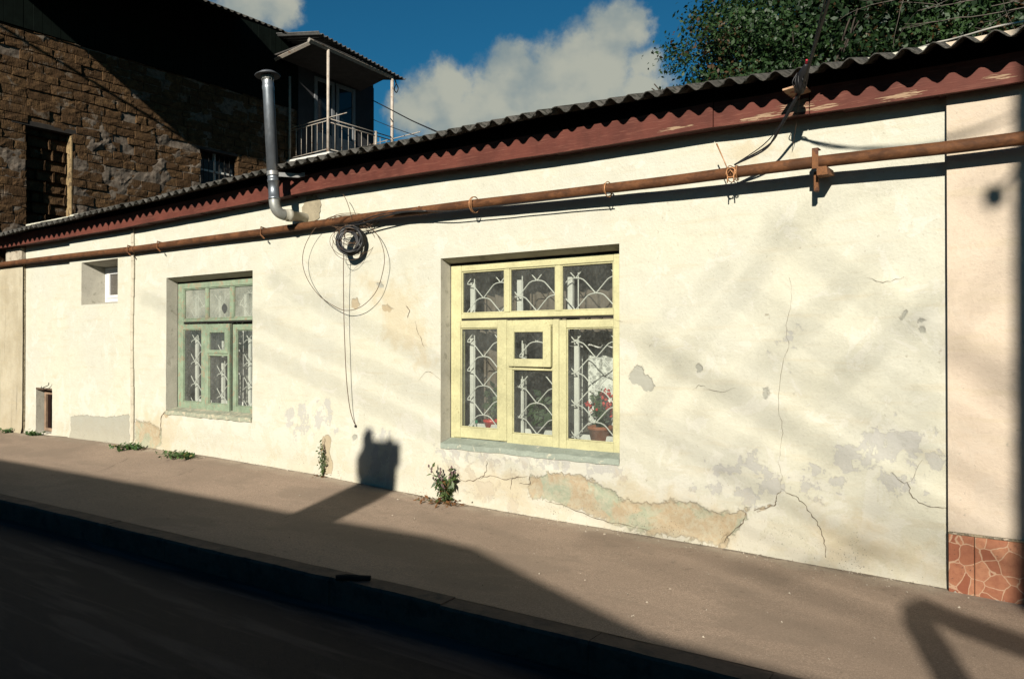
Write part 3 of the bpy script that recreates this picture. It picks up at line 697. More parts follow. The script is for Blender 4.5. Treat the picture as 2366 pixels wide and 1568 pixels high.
L1 = dict(x0=-10.13, x1=-8.25, z0=.735, z1=2.440, tt=1.94, tb=1.912, ptop=(1.950, 2.360), mull=(-9.497, -9.446, -8.954, -8.886), pl=-10.0, pr=-8.36,
          sash=[(-10.085, -9.47, .730, 1.880, -9.985, -9.562, .838, 1.808), (-9.455, -8.92, .728, 1.880, -9.378, -8.96, .838, 1.78), (-8.866, -8.27, .724, 1.872, -8.79, -8.37, .832, 1.80)],
          drop=(0, -.004, -.008), out=(.012, .026, .014), vent=(-9.40, -8.935, 1.490, 1.825, (-9.343, -9.008, 1.538, 1.76)), vout=.008, vang=-.01,
          gx=-9.72, gz=.77, hp=.20, rs=.150, bars=(-9.86, -9.25, -8.66))
w1 = window('w1', L1, .165, m_grn, m_gl1b, m_gl1, 'weathered green three leaf window with dusty panes and one broken light')
mb = MB(); cx_, cz_ = -9.10, 2.08; vs = [(cx_ + (.045 + .02 * rnd.random()) * math.cos(t), .1935, cz_ + (.045 + .03 * rnd.random()) * math.sin(t)) for t in np.linspace(0, 6.28, 12, endpoint=False)]
mb.add(vs, [tuple(range(12))]); mb.build('broken_hole', M('hole_dark', (.07, .075, .07), .3, 20, .9, 0, 0), w1)
# sills
def sill(win, x0, x1, z, r, mat, thk, front):
    mb = MB(); n = 26; vs = []
    for i in range(n + 1):
        xx = x0 + (x1 - x0) * i / n; j = rnd.uniform(-.006, .006) * (1 if 0 < i < n else 0); jf = rnd.uniform(-.012, .010) * front * 40 * .03
        vs += [(xx, r + .02, z + .045 + j * .3), (xx, -.004 - front + jf, z + j), (xx, -.004 - front + jf, z - thk + j), (xx, r + .02, z - thk)]
    fs = [(i * 4 + k, i * 4 + (k + 1) % 4, (i + 1) * 4 + (k + 1) % 4, (i + 1) * 4 + k) for i in range(n) for k in range(4)] + [(0, 1, 2, 3), tuple(n * 4 + k for k in (3, 2, 1, 0))]
    mb.add(vs, fs); return mb.build('sill', mat, win)
sill(w2, -5.215, -3.222, .632, .15, m_sill2, .05, .006); sill(w1, -10.13, -8.25, .715, .165, m_sill1, .05, .014)
# small white window
mb = MB(); frame_rect(mb, -12.42, -11.40, 2.262, 2.800, .06, .33, .36, .004); frame_rect(mb, -12.36, -11.46, 2.322, 2.740, .05, .32, .37, .006, .085)
ws = mb.build('window', M('white_plastic', (.80, .80, .78), .04, 4, .4, 0, 0), house); tag(ws, 'small white plastic window deep in its reveal')
mb = MB(); mb.box(-12.28, -11.5, .345, .36, 2.37, 2.69); mb.build('pane', M('blind_pane', (.11, .10, .085), .2, 5, .25, 0, 0, spec=.5), ws)
# cellar vent
mb = MB(); frame_rect(mb, -13.98, -13.50, .19, .84, .05, .13, .17, .005); wv = mb.build('cellar_hatch', M('hatch_wood', (.30, .20, .13), .3, 10, .85, 0, .6), house)
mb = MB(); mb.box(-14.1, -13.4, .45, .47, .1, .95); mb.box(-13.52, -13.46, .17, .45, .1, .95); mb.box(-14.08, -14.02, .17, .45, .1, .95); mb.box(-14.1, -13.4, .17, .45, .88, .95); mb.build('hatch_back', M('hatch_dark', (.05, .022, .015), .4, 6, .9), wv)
mb = MB(); mb.box(-14.035, -13.48, .02, .14, .872, .905, .006); mb.build('lintel', M('hatch_lintel', (.12, .08, .05), .3, 10, .9), wv)
mb = MB(); mb.tube(crom([(-13.78, .0, .93), (-13.7, -.04, .90), (-13.58, -.04, .93), (-13.5, -.02, .96), (-13.46, -.03, 1.0)], 5), .006, 5); mb.build('bent_wire', m_gap, wv)

# flue patch of raw plaster
c = Y(712, 491, -.006); mb = MB(); vs = []; n = 30
for t in np.linspace(0, 6.283, n, endpoint=False):
    rr = rnd.uniform(.85, 1.12); vs.append((c.x + .06 + .16 * rr * math.cos(t), -.0095, c.z + .03 + .17 * rr * math.sin(t)))
vs.append((c.x + .06, -.012, c.z + .03)); mb.add(vs, [((k + 1) % n, k, n) for k in range(n)]); mb.build('plaster_patch', M('raw_render', (.36, .31, .21), .2, 12, .95, 0, .8, 60), house)

# ------------------------------------------------------------------ pink neighbour
pink = empty('pink_house', (-.3, 0, 0), 'smooth pink rendered house front with orange stone plinth at the right end', 'house')
PH = -.055
grid_wall('wall', pink, m_pink, -.755, 4.0, 3.6, PH, (), .05, .003)
mb = MB(); mb.quad((-.755, PH, -.1), (-.755, .05, -.1), (-.755, .05, 3.6), (-.755, PH, 3.6)); mb.build('side_return', m_pink, pink)
def tile_mat():
    m, t, b, o = newmat('orange_stone')
    P = N(t, 'ShaderNodeTexCoord').outputs['Object']; P2 = vmap(t, P, (1, 0, 1.0))
    wv = N(t, 'ShaderNodeTexNoise', {'Vector': P2, 'Scale': 9.0, 'Detail': 3.0}); q = N(t, 'ShaderNodeVectorMath', {0: wv.outputs[1], 'Scale': .05}, operation='SCALE').outputs[0]
    P3 = N(t, 'ShaderNodeVectorMath', {0: P2, 1: q}, operation='ADD').outputs[0]
    v = N(t, 'ShaderNodeTexVoronoi', {'Vector': P3, 'Scale': 9.0}, feature='DISTANCE_TO_EDGE'); vc = N(t, 'ShaderNodeTexVoronoi', {'Vector': P3, 'Scale': 9.0})
    val = N(t, 'ShaderNodeSeparateColor', {0: vc.outputs['Color']}).outputs[0]
    c = mixc(t, val, (.33, .085, .03), (.66, .31, .16)); c = mixc(t, mth(t, 'MULTIPLY', ramp(t, noise(t, P, 25, 5, .7), .4, .7), .5), c, (.30, .075, .03))
    pits = ramp(t, noise(t, P, 75, 2, .5), .66, .72); c = mixc(t, mth(t, 'MULTIPLY', pits, mth(t, 'MULTIPLY', ramp(t, noise(t, P, 5, 3), .45, .6), .8)), c, (.06, .03, .02))
    e = ramp(t, v.outputs['Distance'], .035, .012); c = mixc(t, mth(t, 'MULTIPLY', e, .7), c, (.72, .50, .32))
    t.links.new(mixc(t, 1.0, c, (AK, AK, AK), 'MULTIPLY'), b.inputs['Base Color']); b.inputs['Roughness'].default_value = .65; bump(t, b, mth(t, 'SUBTRACT', noise(t, P, 25, 4), mth(t, 'MULTIPLY', e, .3)), .4, .006); return m
m_tile = tile_mat(); zt_ = Y(2290, 1243, PH).z
mb = MB(); x = -.752; jx = [Y(2253, 1300, PH).x]; 
while jx[-1] < 4: jx.append(jx[-1] + .305)
for b_ in jx: mb.box(x, b_ - .004, PH - .016, PH + .01, -.2, zt_ - .002 + rnd.uniform(-.003, .003), .003); x = b_
mb.build('plinth', m_tile, pink)
mb = MB(); mb.box(-.752, 4, PH - .02, PH + .01, zt_ - .001, zt_ + .014, .004); mb.build('plinth_cap', m_pink, pink)

# ------------------------------------------------------------------ stained yard wall at the left end
yard = empty('yard_wall', (-15, 0, 0), 'rain stained yellowish yard wall at the far left end of the pavement', 'wall')
grid_wall('wall', yard, m_stain, -15.6, -14.432, 2.96, -.02, (), .05, .008)
mb = MB(); mb.box(-15.6, -14.45, -.02, .3, 2.963, 2.99, .006); mb.box(-15.6, -14.44, .0, .3, -.1, 2.95); mb.build('coping', m_stain, yard)
mb = MB(); mb.box(-15.05, -14.47, -.04, .2, 2.99, 3.25, .02); mb.build('pillar_stub', M('stub_plaster', (.48, .42, .32), .3, 8, .9, 0, .6, 40, (.25, .2, .14), (.5, .65), 10), yard)

# ------------------------------------------------------------------ rusty gas pipe along the wall
m_rust = M('rusty_pipe', (.15, .062, .024), .35, 7, .75, 0, .7, 70, (.085, .035, .014), (.44, .62), 9, (.6, 1, 1), .2)
m_rust2 = M('rusty_bracket', (.22, .09, .03), .35, 14, .8, 0, .7, 70, (.1, .04, .02), (.5, .65), 14)
def PO(x): return float(np.interp(x, [-15.6, -12.8, -8, -6.2, -4.8, -3.3, -2.2, -.7, 3], [.075, .085, .09, .11, .13, .165, .20, .205, .205]))
pp = []
for (px, py) in [(-40, 620), (0, 612), (60, 604), (160, 592), (305, 576), (460, 555), (600, 537), (740, 517), (850, 501), (970, 487), (1090, 472), (1240, 455), (1400, 436), (1550, 418), (1700, 398), (1900, 373), (2050, 356), (2190, 341), (2366, 319), (2600, 290)]:
    q = Y(px, py, -.1); q = Y(px, py, -PO(q.x)); pp.append(q)
pipe = empty('gas_pipe', pp[8], 'long rusty brown gas pipe running along the white wall above the windows', 'pipe')
mb = MB(); cp = crom(pp, 8); mb.tube(cp, .043, 14); mb.build('tube', m_rust, pipe, True)
def pipe_at(x):
    for a, b in zip(cp[:-1], cp[1:]):
        if a.x <= x <= b.x or b.x <= x <= a.x: return a.lerp(b, (x - a.x) / (b.x - a.x))
    return cp[0]
for (px, py) in [(305, 576), (1405, 436), (970, 487)]:     # weld beads
    mb = MB(); q = pipe_at(Y(px, py, -.12).x); mb.tube([q + Vector((-.008, 0, 0)), q, q + Vector((.008, 0, 0))], [.044, .048, .044], 14); mb.build('weld', m_rust2, pipe, True)
# strap and support block
bx = Y(1888, 375, -.2).x; q = pipe_at(bx); mb = MB()
mb.box(bx - .022, bx + .022, q.y - .052, q.y - .044, q.z - .055, q.z + .085, .003); mb.box(bx - .022, bx + .022, q.y - .052, q.y + .02, q.z + .082, q.z + .09, .003)
mb.build('strap', m_rust2, pipe)
mb = MB()
vs = [(bx + .012, q.y - .055, q.z - .045), (bx + .075, q.y - .045, q.z - .045), (bx + .012, q.y - .055, q.z - .105), (bx + .085, q.y - .055, q.z - .105),
      (bx + .012, q.y + .14, q.z - .045), (bx + .075, q.y + .14, q.z - .045), (bx - .0, q.y + .05, q.z - .105), (bx + .085, q.y + .14, q.z - .085)]
mb.add(vs, [(0, 2, 3, 1), (4, 5, 7, 6), (0, 1, 5, 4), (2, 6, 7, 3), (0, 4, 6, 2), (1, 3, 7, 5)])
mb.box(bx - .03, bx + .03, q.y + .05, .03, q.z - .075, q.z - .05, .004); mb.box(bx - .03, bx - .0, q.y + .02, q.y + .06, q.z - .20, q.z - .06, .004)
mb.build('bracket', m_rust2, pipe)
for (px, w) in [(303, .03), (372, .02), (612, .03)]:
    xx = Y(px, 560, -.09).x; q = pipe_at(xx); mb = MB(); mb.tube([(xx, .03, q.z + .02), (xx, q.y - .055, q.z + .05), (xx - .01, q.y - .052, q.z - .04), (xx + .02, q.y - .02, q.z - .085)], .009, 6); mb.build('hook', m_rust2, pipe)
# wire ties twisted round the pipe
m_tie = M('copper_wire', (.55, .27, .12), .2, 20, .5, .4, 0)
for (px, py) in [(1092, 470), (1406, 436), (1700, 397)]:
    xx = Y(px, py, -.15).x; q = pipe_at(xx)
    t = empty('wire_tie', q, {1092: 'loose copper wire tie looped round the pipe above the yellow window', 1406: 'small copper wire tie on the pipe past the yellow window', 1700: 'twisted copper wire tie holding the black cable to the pipe'}[px], 'wire tie')
    mb = MB()
    for k in range(3 if px != 1406 else 2):
        dx = rnd.uniform(-.03, .03); rr = .052 + .012 * rnd.random() + (.012 if px == 1092 else 0)
        mb.tube([q + Vector((dx * math.sin(a * .5) + .01 * k, rr * math.cos(a), rr * math.sin(a) - .008)) for a in np.linspace(0, 6.3, 22)], .0035, 5)
    mb.build('loop', m_tie, t, True)
    if px == 1700:
        mb = MB(); mb.tube([q + Vector((.035 * math.cos(a), -.055, -.01 + .036 * math.sin(a))) for a in np.linspace(0, 6.3, 20)], .005, 6)
        mb.tube([q + Vector(v) for v in [(-.022, -.06, -.02), (-.024, -.06, -.085)]], .005, 6); mb.tube([q + Vector(v) for v in [(.022, -.06, -.01), (.026, -.06, -.08)]], .005, 6); mb.tube([q + Vector(v) for v in [(-.022, -.06, -.02), (0, -.062, .01), (.022, -.06, -.02)]], .005, 6)
        mb.tube([q + Vector(v) for v in [(-.03, -.05, .03), (-.06, -.045, .10), (-.115, -.04, .225)]], [.004, .004, .006], 6); mb.build('knot', m_tie, t, True)

# ------------------------------------------------------------------ galvanised flue
m_zinc = M('galvanised_steel', (.30, .33, .36), .16, 5, .42, .75, .12, 30, (.42, .44, .45), (.55, .7), 6, (1, 1, .35), .5)
m_zinc2 = M('galvanised_elbow', (.40, .41, .38), .14, 9, .5, .45, .15, 30, (.5, .48, .40), (.5, .7), 9)
flue = empty('flue_pipe', Y(640, 490, -.42), 'galvanised steel flue pipe rising from the white wall past the eaves', 'flue')
top = Y(619, 188, -.42); bot = Y(634, 462, -.42); RF = .060
ax = (top - bot).normalized()
mb = MB(); prof = [(RF, 0)]
Lf = (top - bot).length
for (h, dr) in [(.0, .004), (.03, .004), (.032, 0), (.20, 0), (.202, .005), (.225, .005), (.228, 0), (.285, 0), (.286, .004), (Lf - .10, .002), (Lf - .09, .006), (Lf - .06, .006), (Lf - .05, .002), (Lf, .002)]: prof.append((RF + dr, h))
mb.lathe(bot, prof, 28, ax); mb.build('tube', m_zinc, flue, True)
mb = MB(); mb.lathe(bot, [(RF + .006, .27), (RF + .0075, .272), (RF + .0075, .315), (RF + .006, .317)], 28, ax); 
br = bot + ax * .285
mb.box(br.x + .05, br.x + .29, br.y + .01, br.y + .016, br.z - .024, br.z + .024, .002, rot=Matrix.Rotation(.92, 3, 'Z'), piv=br + Vector((.05, 0, 0)))
e_ = br + Vector((.05, 0, 0)) + Matrix.Rotation(.92, 3, 'Z') @ Vector((.24, .012, 0))
mb.box(e_.x - .02, e_.x + .11, e_.y - .003, e_.y + .003, e_.z - .024, e_.z + .024, .002); mb.tube([(e_.x + .08, e_.y - .008, e_.z), (e_.x + .08, -.16, e_.z)], .008, 6)
mb.build('bracket', M('bracket_zinc', (.32, .32, .31), .1, 9, .45, .5, 0), flue)
mb = MB(); c0 = top
mb.lathe(c0, [(RF - .012, -.02), (RF - .012, .06)], 18, ax)
for k in range(12):
    a = 2 * math.pi * k / 12; d = Vector((math.cos(a), math.sin(a), 0)) * (RF + .001); mb.tube([c0 + d - ax * .01, c0 + d * 1.12 + ax * .085], .003, 5)
for h in (.02, .045): mb.lathe(c0, [(RF + .004, h), (RF + .007, h + .003), (RF + .004, h + .006)], 24, ax)
mb.build('cage', m_zinc2, flue, True)
mb = MB(); mb.lathe(c0 + ax * .085, [(.02, -.006), (.135, -.028), (.138, -.022), (.08, .018), (.001, .036)], 28, ax); mb.build('cap', M('cap_zinc', (.16, .17, .18), .2, 6, .5, .5, .1), flue, True)
# elbow: down, round and into the wall
mb = MB(); wx = Y(700, 495, 0).x
pts = [bot, bot + Vector((0.003, 0, -.03))]
for a in np.linspace(0, math.pi / 2, 8): pts.append(bot + Vector((.004 + .01 * a, .11 * (1 - math.cos(a)), -.04 - .11 * math.sin(a))))
b2 = pts[-1]; mb.tube(pts, [RF] * 2 + [RF * .995] * 8, 22, False); mb.build('elbow', m_zinc2, flue, True)
mb = MB(); mb.tube([b2, b2 + Vector((.004, .05, 0)), b2 + Vector((.004, .052, 0)), b2 + Vector((.006, .10, 0)), b2 + Vector((.007, .102, 0)), b2 + Vector((.012, .33, .0))], [RF + .002, RF + .004, RF + .010, RF + .010, RF - .004, RF - .004], 22, False)
mb.build('collar', M('collar_zinc', (.62, .59, .48), .15, 9, .5, .3, .1), flue, True)

# ------------------------------------------------------------------ cable coil and its loose wires
m_cable = M('black_cable', (.012, .012, .013), .2, 20, .55, 0, 0, spec=.4)
m_wire = M('thin_wire', (.13, .075, .04), .3, 20, .7, 0, 0)
cc = Y(809, 553, -.16)
coil = empty('cable_coil', cc, 'tangled black cable coil hung from the rusty pipe', 'cable')
nrm = Vector((.50, -.86, .05)).normalized(); ex = nrm.cross(Vector((0, 0, 1))).normalized(); ez = ex.cross(nrm)
mb = MB()
for k in range(16):
    ox, oz, rr = rnd.uniform(-.015, .02), rnd.uniform(-.012, .012), rnd.uniform(.122, .148); sq = rnd.uniform(.94, 1.04); p0 = rnd.uniform(0, 6.28); tl = rnd.uniform(-.04, .05)
    mb.tube([cc + ex * (ox + rr * math.cos(a)) + ez * (oz - .01 + rr * sq * math.sin(a)) + nrm * (tl * math.cos(a - p0) + .02 * math.sin(2 * a + p0)) for a in np.linspace(0, 6.2832, 36)], .0105, 6)
for k in range(4):
    ox, oz, rr = rnd.uniform(.0, .03), rnd.uniform(-.04, -.02), rnd.uniform(.10, .12)
    mb.tube([cc + ex * (ox + rr * math.cos(a) * .8) + ez * (oz + rr * 1.1 * math.sin(a)) + nrm * (.03 * math.cos(a)) for a in np.linspace(0, 6.2832, 32)], .010, 6)
mb.build('coil', m_cable, coil, True)
mb = MB()
for k in range(9):
    rr = rnd.uniform(.08, .20); ox, oz = rnd.uniform(-.07, .09), rnd.uniform(-.06, .10); sq = rnd.uniform(.6, 1.1); p0 = rnd.uniform(0, 6.28); n_ = rnd.uniform(4.2, 6.28)
    mb.tube([cc + ex * (ox + rr * math.cos(a + p0)) + ez * (oz + rr * sq * math.sin(a + p0)) + nrm * (.05 * math.sin(a * 1.5 + p0)) for a in np.linspace(0, n_, 28)], .0026, 5)
for (w, tl) in [(.22, 1.1), (.3, .9), (.25, 1.3)]:
    mb.tube([cc + ex * (-.02 + w * math.cos(a)) + ez * (.19 + .07 * math.sin(a) * tl) + nrm * .03 * math.sin(a * 2) for a in np.linspace(.2, 5.6, 26)], .0035, 5)
mb.build('strands', m_wire, coil, True)
mb = MB()
mb.tube(crom([cc + Vector((.02, 0, .17)), Y(830, 512, -.17), Y(862, 500, -.18), Y(900, 492, -.185), Y(960, 487, -.185), Y(1030, 488, -.18), Y(1092, 482, -.185), Y(1200, 470, -.19), Y(1330, 455, -.2), Y(1410, 446, -.21)], 6), .006, 6)
mb.tube(crom([cc + Vector((.02, 0, .15)), Y(835, 517, -.17), Y(870, 505, -.185), Y(930, 490, -.185), Y(985, 487, -.185)], 6), .009, 6)
mb.build('lead', m_cable, coil, True)
def hang(label, pts, r, mat, cat='wire', name='hanging_wire', group=None):
    P = crom(pts, 10); mb = MB(); mb.tube(P, r, 5); o = mb.build(name, mat, None, True, origin=P[0]); return tag(o, label, cat, group)
hang('big round loop of thin wire hanging on the white wall below the coil', [Y(px, py, -.12) for px, py in [(812, 505), (770, 500), (735, 520), (708, 560), (699, 600), (708, 640), (735, 680), (770, 706), (800, 717), (835, 708), (868, 675), (884, 630), (888, 590), (876, 550), (850, 518), (822, 503)]], .0036, m_wire)
hang('thin wire with its end pinned low on the white wall', [Y(798, 520, -.2), Y(794, 580, -.15), Y(794, 700, -.12), Y(797, 800, -.11), Y(801, 880, -.10), Y(808, 940, -.07), Y(816, 970, -.03), Y(823, 984, -.0)], .0042, m_wire)
hang('short wire rising from the coil up to the eave', [Y(812, 505, -.17), Y(808, 485, -.16), Y(800, 462, -.15), Y(792, 448, -.14)], .0035, m_wire)
mb = MB(); q = Y(823, 984, -.0); mb.box(q.x - .012, q.x + .012, -.02, .004, q.z - .012, q.z + .012, .004); tag(mb.build('nail', m_gap, origin=q), 'small dark nail in the wall at the end of the hanging wire', 'nail')

# ------------------------------------------------------------------ service cables over the eave at the right
jx_ = Y(1856, 180, -.50)
svc = empty('service_cable', jx_, 'black overhead service cable dropping over the eave to the rusty pipe', 'cable')
mb = MB(); tiep = pipe_at(Y(1700, 397, -.15).x) + Vector((.02, -.03, .05))
ins = Y(1852, 208, -.46)
for (o1, r_, mid) in [((0, 0, 0), .007, (1768, 345)), ((.015, 0, .01), .006, (1776, 335)), ((-.01, 0, 0), .004, (1760, 338))]:
    mb.tube(crom([ins + Vector(o1), Y(1832, 240, -.42) + Vector(o1), Y(1800, 297, -.34) + Vector(o1), Y(*mid, -.27), tiep + Vector(o1) * .3], 8), r_, 6)
mb.build('drop', m_cable, svc, True)
mb = MB(); pe_ = Vector((Y(2378, 800, PH).x + TA * 8.9 - .1, -8.85, 7.0)); up = [ins]
for u in (.04, .1, .2, .35, .5, .7, .85, 1.0): q = ins.lerp(pe_, u); up.append(q - Vector((0, 0, .5 * u * (1 - u))))
mb.tube(crom(up, 8), .010, 6); mb.tube(crom([p + Vector((.022 * math.cos(i * 1.7), 0, .02 * math.sin(i * 1.7))) for i, p in enumerate(up)], 8), .005, 6); mb.build('overhead_line', m_cable, svc, True)
mb = MB(); mb.tube([Y(1846, 215, -.45), Y(1850, 196, -.47), Y(1856, 174, -.50), Y(1862, 150, -.62)], [.03, .042, .038, .012], 10)
for k in range(5): mb.tube(crom([Y(1850 + rnd.uniform(-10, 10), 172 + rnd.uniform(-8, 4), -.52), Y(1838 + rnd.uniform(-12, 30), 192, -.53), Y(1852 + rnd.uniform(-12, 14), 212, -.48)], 6), .004, 5)
mb.build('clamp', m_cable, svc, True)
mb = MB(); mb.tube([Y(1863, 146, -.62), Y(1864, 139, -.64)], .008, 6); mb.build('end_sleeve', M('red_sleeve', (.5, .03, .05), .1, 9, .5, 0, 0), svc)
mb = MB(); mb.tube(crom([Y(1848, 205, -.45), Y(1846, 240, -.30), Y(1838, 300, -.16), Y(1830, 348, -.02)], 6), .002, 4); mb.build('strand', m_wire, svc, True)
hang('pale cable lying along the slate roof edge under the tree', [Y(2120, 112, .5), Y(2164, 99, .35), Y(2200, 91, .3), Y(2240, 80, .2), Y(2303, 62, .1), Y(2366, 50, .1), Y(2500, 25, .1)], .007, M('pale_cable', (.55, .52, .45), .1, 9, .6, 0, 0), 'cable', 'roof_cable')

# ------------------------------------------------------------------ shell-stone house behind, with balcony
X0 = -15.4
bh = empty('stone_house', (X0, 4, 0), 'tall rough brown stone house with dark upper storey and balcony behind the white house', 'house')
def stone_mat(name, cols, dark):
    m, t, b, o = newmat(name)
    P = N(t, 'ShaderNodeTexCoord').outputs['Object']
    rndv = N(t, 'ShaderNodeAttribute', attribute_name='tone').outputs['Fac']
    c = mixc(t, rndv, cols[0], cols[1])
    n = noise(t, P, 9, 6, .7, .3); f_ = noise(t, P, 42, 5, .7)
    c = mixc(t, ramp(t, n, .35, .7), sc3(cols[0], .75), c); c = mixc(t, mth(t, 'MULTIPLY', ramp(t, f_, .45, .7), .6), c, dark)
    comb = noise(t, vmap(t, P, (1, 26, 9), rot=(.6, 0, 0)), 1.6, 3, .5); 
    c = mixc(t, mth(t, 'MULTIPLY', ramp(t, comb, .52, .66), .5), c, dark)
    gm = ramp(t, noise(t, P, 3.2, 6, .7, .5), .56, .64); c = mixc(t, mth(t, 'MULTIPLY', gm, .6), c, (.21, .175, .135))
    t.links.new(mixc(t, 1.0, c, (AK, AK, AK), 'MULTIPLY'), b.inputs['Base Color']); b.inputs['Roughness'].default_value = .95; b.inputs['Specular IOR Level'].default_value = .1
    bump(t, b, mth(t, 'ADD', mth(t, 'MULTIPLY', f_, .8), mth(t, 'ADD', n, comb)), .6, .014); return m
m_stone = stone_mat('shell_stone', [(.10, .057, .027), (.205, .122, .056)], (.035, .02, .01))
m_mort = M('mortar', (.155, .125, .095), .3, 6, .95, 0, 1.0, 30, (.09, .065, .045), (.48, .6), 10)
ZC = X(270, 130, X0).z                     # top of the stonework
YF, YB = -.25, X(861, 215, X0).y
nich = (X(62, 300, X0).y, X(165, 330, X0).y, 2.6, X(110, 300, X0).z)
bwin = (X(465, 400, X0).y, X(549, 400, X0).y, X(500, 425, X0).z - .55, X(505, 352, X0).z)
openings = [nich, bwin]
mb = MB(); tones = []
def block(ya, yb, za, zb, xo, tone, skew=0):
    n, m = 5, 4; vs = []; cx = X0 + xo
    sd = rnd.uniform(0, 50)
    for i in range(n):
        for j in range(m):
            yy = ya + (yb - ya) * i / (n - 1); zz = za + (zb - za) * j / (m - 1)
            ed = (i in (0, n - 1)) or (j in (0, m - 1))
            dep = cx + .018 * (float(vnoise(yy * 11 + sd, zz * 15, sd)) - .5) - (.007 if ed else 0)
            dep += rnd.uniform(-.004, .004); jy = rnd.uniform(-.006, .006); jz = rnd.uniform(-.006, .006)
            vs.append((dep, yy + jy, zz + jz))
    k = len(vs); ring = [i * m for i in range(n)] + [(n - 1) * m + j for j in range(1, m)] + [i * m + m - 1 for i in range(n - 2, -1, -1)] + [j for j in range(m - 2, 0, -1)]
    vs += [(X0 - .12, vs[q][1], vs[q][2]) for q in ring]
    fs = [(i * m + j, (i + 1) * m + j, (i + 1) * m + j + 1, i * m + j + 1) for i in range(n - 1) for j in range(m - 1)]
    L = len(ring)
    fs += [(ring[(q + 1) % L], ring[q], k + q, k + (q + 1) % L) for q in range(L)]
    mb.add(vs, fs); tones.extend([tone] * len(vs))
z = 2.9; row = 0
while z < ZC - .03:
    hh = rnd.choice([.145, .165, .175, .185]); zt = min(z + hh, ZC); y = YF + rnd.uniform(-.3, 0) * 0 
    y = YF - rnd.uniform(0, .2)
    while y < YB:
        w = rnd.choice([.22, .34, .38, .40, .40, .44, .28]); ya, yb = max(y, YF), min(y + w, YB)
        segs = [(ya, yb)]
        for (a, b_, c, d) in openings:
            if zt > c + .06 and z < d - .06:
                ns = []
                for (p, q) in segs:
                    if q <= a or p >= b_: ns.append((p, q)); continue
                    if p < a - .05: ns.append((p, a))
                    if q > b_ + .05: ns.append((b_, q))
                segs = ns
        for (p, q) in segs:
            if q - p > .05:
                g_ = rnd.uniform(.006, .024)
                if rnd.random() > .05: block(p + g_ * .5, q - g_ * .5, z + g_ * .5 + rnd.uniform(-.006, .006), zt - g_ * .5, rnd.uniform(-.012, .026), rnd.random() ** 1.5)
        y += w
    z = zt; row += 1
z = nich[2]
while z < nich[3] - .1:          # rough stones that close the doorway, set back
    y = nich[0] - rnd.uniform(0, .2); zt = min(z + .2, nich[3])
    while y < nich[1]:
        w = rnd.choice([.2, .3, .38]); p, q = max(y, nich[0]), min(y + w, nich[1])
        if q - p > .05: block(p + .008, q - .008, z + .008, zt - .008, -.17 + rnd.uniform(-.02, .02), rnd.random() * .6)
        y += w
    z = zt
o = mb.build('wall', m_stone, bh, False)
a = o.data.attributes.new('tone', 'FLOAT', 'POINT'); a.data.foreach_set('value', np.array(tones, np.float32))
# mortar bed with smears standing proud of the stones in places
ys_ = np.arange(YF, YB + .05, .06); zs_ = np.arange(2.8, ZC + .02, .06); YY, ZZ = np.meshgrid(ys_, zs_, indexing='ij')
n1 = fbm(YY * 1.3, ZZ * 1.6, 3.3, 3); n2 = fbm(YY * 7, ZZ * 9, 8.1, 3)
XX = X0 - .035 + .045 * np.clip((n1 - .41) / .1, 0, 1) * (.4 + n2) + .03 * (n2 - .45)
mb = MB(); nz = len(zs_); fs = []
for i in range(len(ys_) - 1):
    for j in range(nz - 1):
        cy, cz = (ys_[i] + ys_[i + 1]) / 2, (zs_[j] + zs_[j + 1]) / 2
        if any(a - .02 < cy < b_ + .02 and c < cz < d + .02 for a, b_, c, d in openings): continue
        fs.append((i * nz + j, (i + 1) * nz + j, (i + 1) * nz + j + 1, i * nz + j + 1))
mb.add(np.stack([XX, YY, ZZ], -1).reshape(-1, 3).tolist(), fs); mb.build('mortar', m_mort, bh, False)
# walled-up doorway and barred window
mb = MB()
a, b_, c, d = nich; mb.box(X0 - .34, X0 - .26, a - .1, b_ + .1, c, d + .1); mb.build('blocked_doorway', M('blocked_stone', (.055, .042, .032), .4, 7, .95, 0, 1, 25, (.025, .02, .018), (.45, .6), 6), bh)
mb.box(X0 - .18, X0 + .012, b_ - .012, b_ + .02, c, d - .02, .008); mb.build('doorway_jamb', M('jamb_plaster', (.30, .21, .10), .3, 7, .9, 0, 1, 30, (.12, .08, .04), (.5, .6), 9), bh)
mb = MB(); mb.box(X0 - .3, X0 - .0, a - .25, b_ + .2, d + .001, d + .10, .01); mb.build('lintel', M('old_beam', (.03, .025, .02), .3, 8, .9), bh)
a, b_, c, d = bwin; mb = MB(); mb.box(X0 - .30, X0 - .22, a - .05, b_ + .05, c, d - .15); bw = mb.build('window', M('dull_glass', (.06, .075, .085), .2, 4, .25, 0, 0, spec=.5), bh)
mb = MB(); 
for k in range(1, 7): yy = a + (b_ - a) * k / 7; mb.tube([(X0 - .12, yy, c), (X0 - .12, yy, d)], .008, 6)
mb.tube([(X0 - .12, a, (c + d) / 2 + .18), (X0 - .12, b_, (c + d) / 2 + .18)], .008, 6); mb.build('grille', m_gap, bw)
mb = MB(); mb.box(X0 - .24, X0 - .19, a, b_, d - .42, d - .38); mb.box(X0 - .24, X0 - .19, (a + b_) / 2 - .02, (a + b_) / 2 + .02, c, d); mb.build('frame', m_wht, bw)
mb = MB(); mb.box(X0 - .21, X0 - .02, a - .12, b_ + .12, d + .0, d + .05); mb.build('lintel', M('old_beam2', (.06, .05, .045), .3, 8, .9), bh)
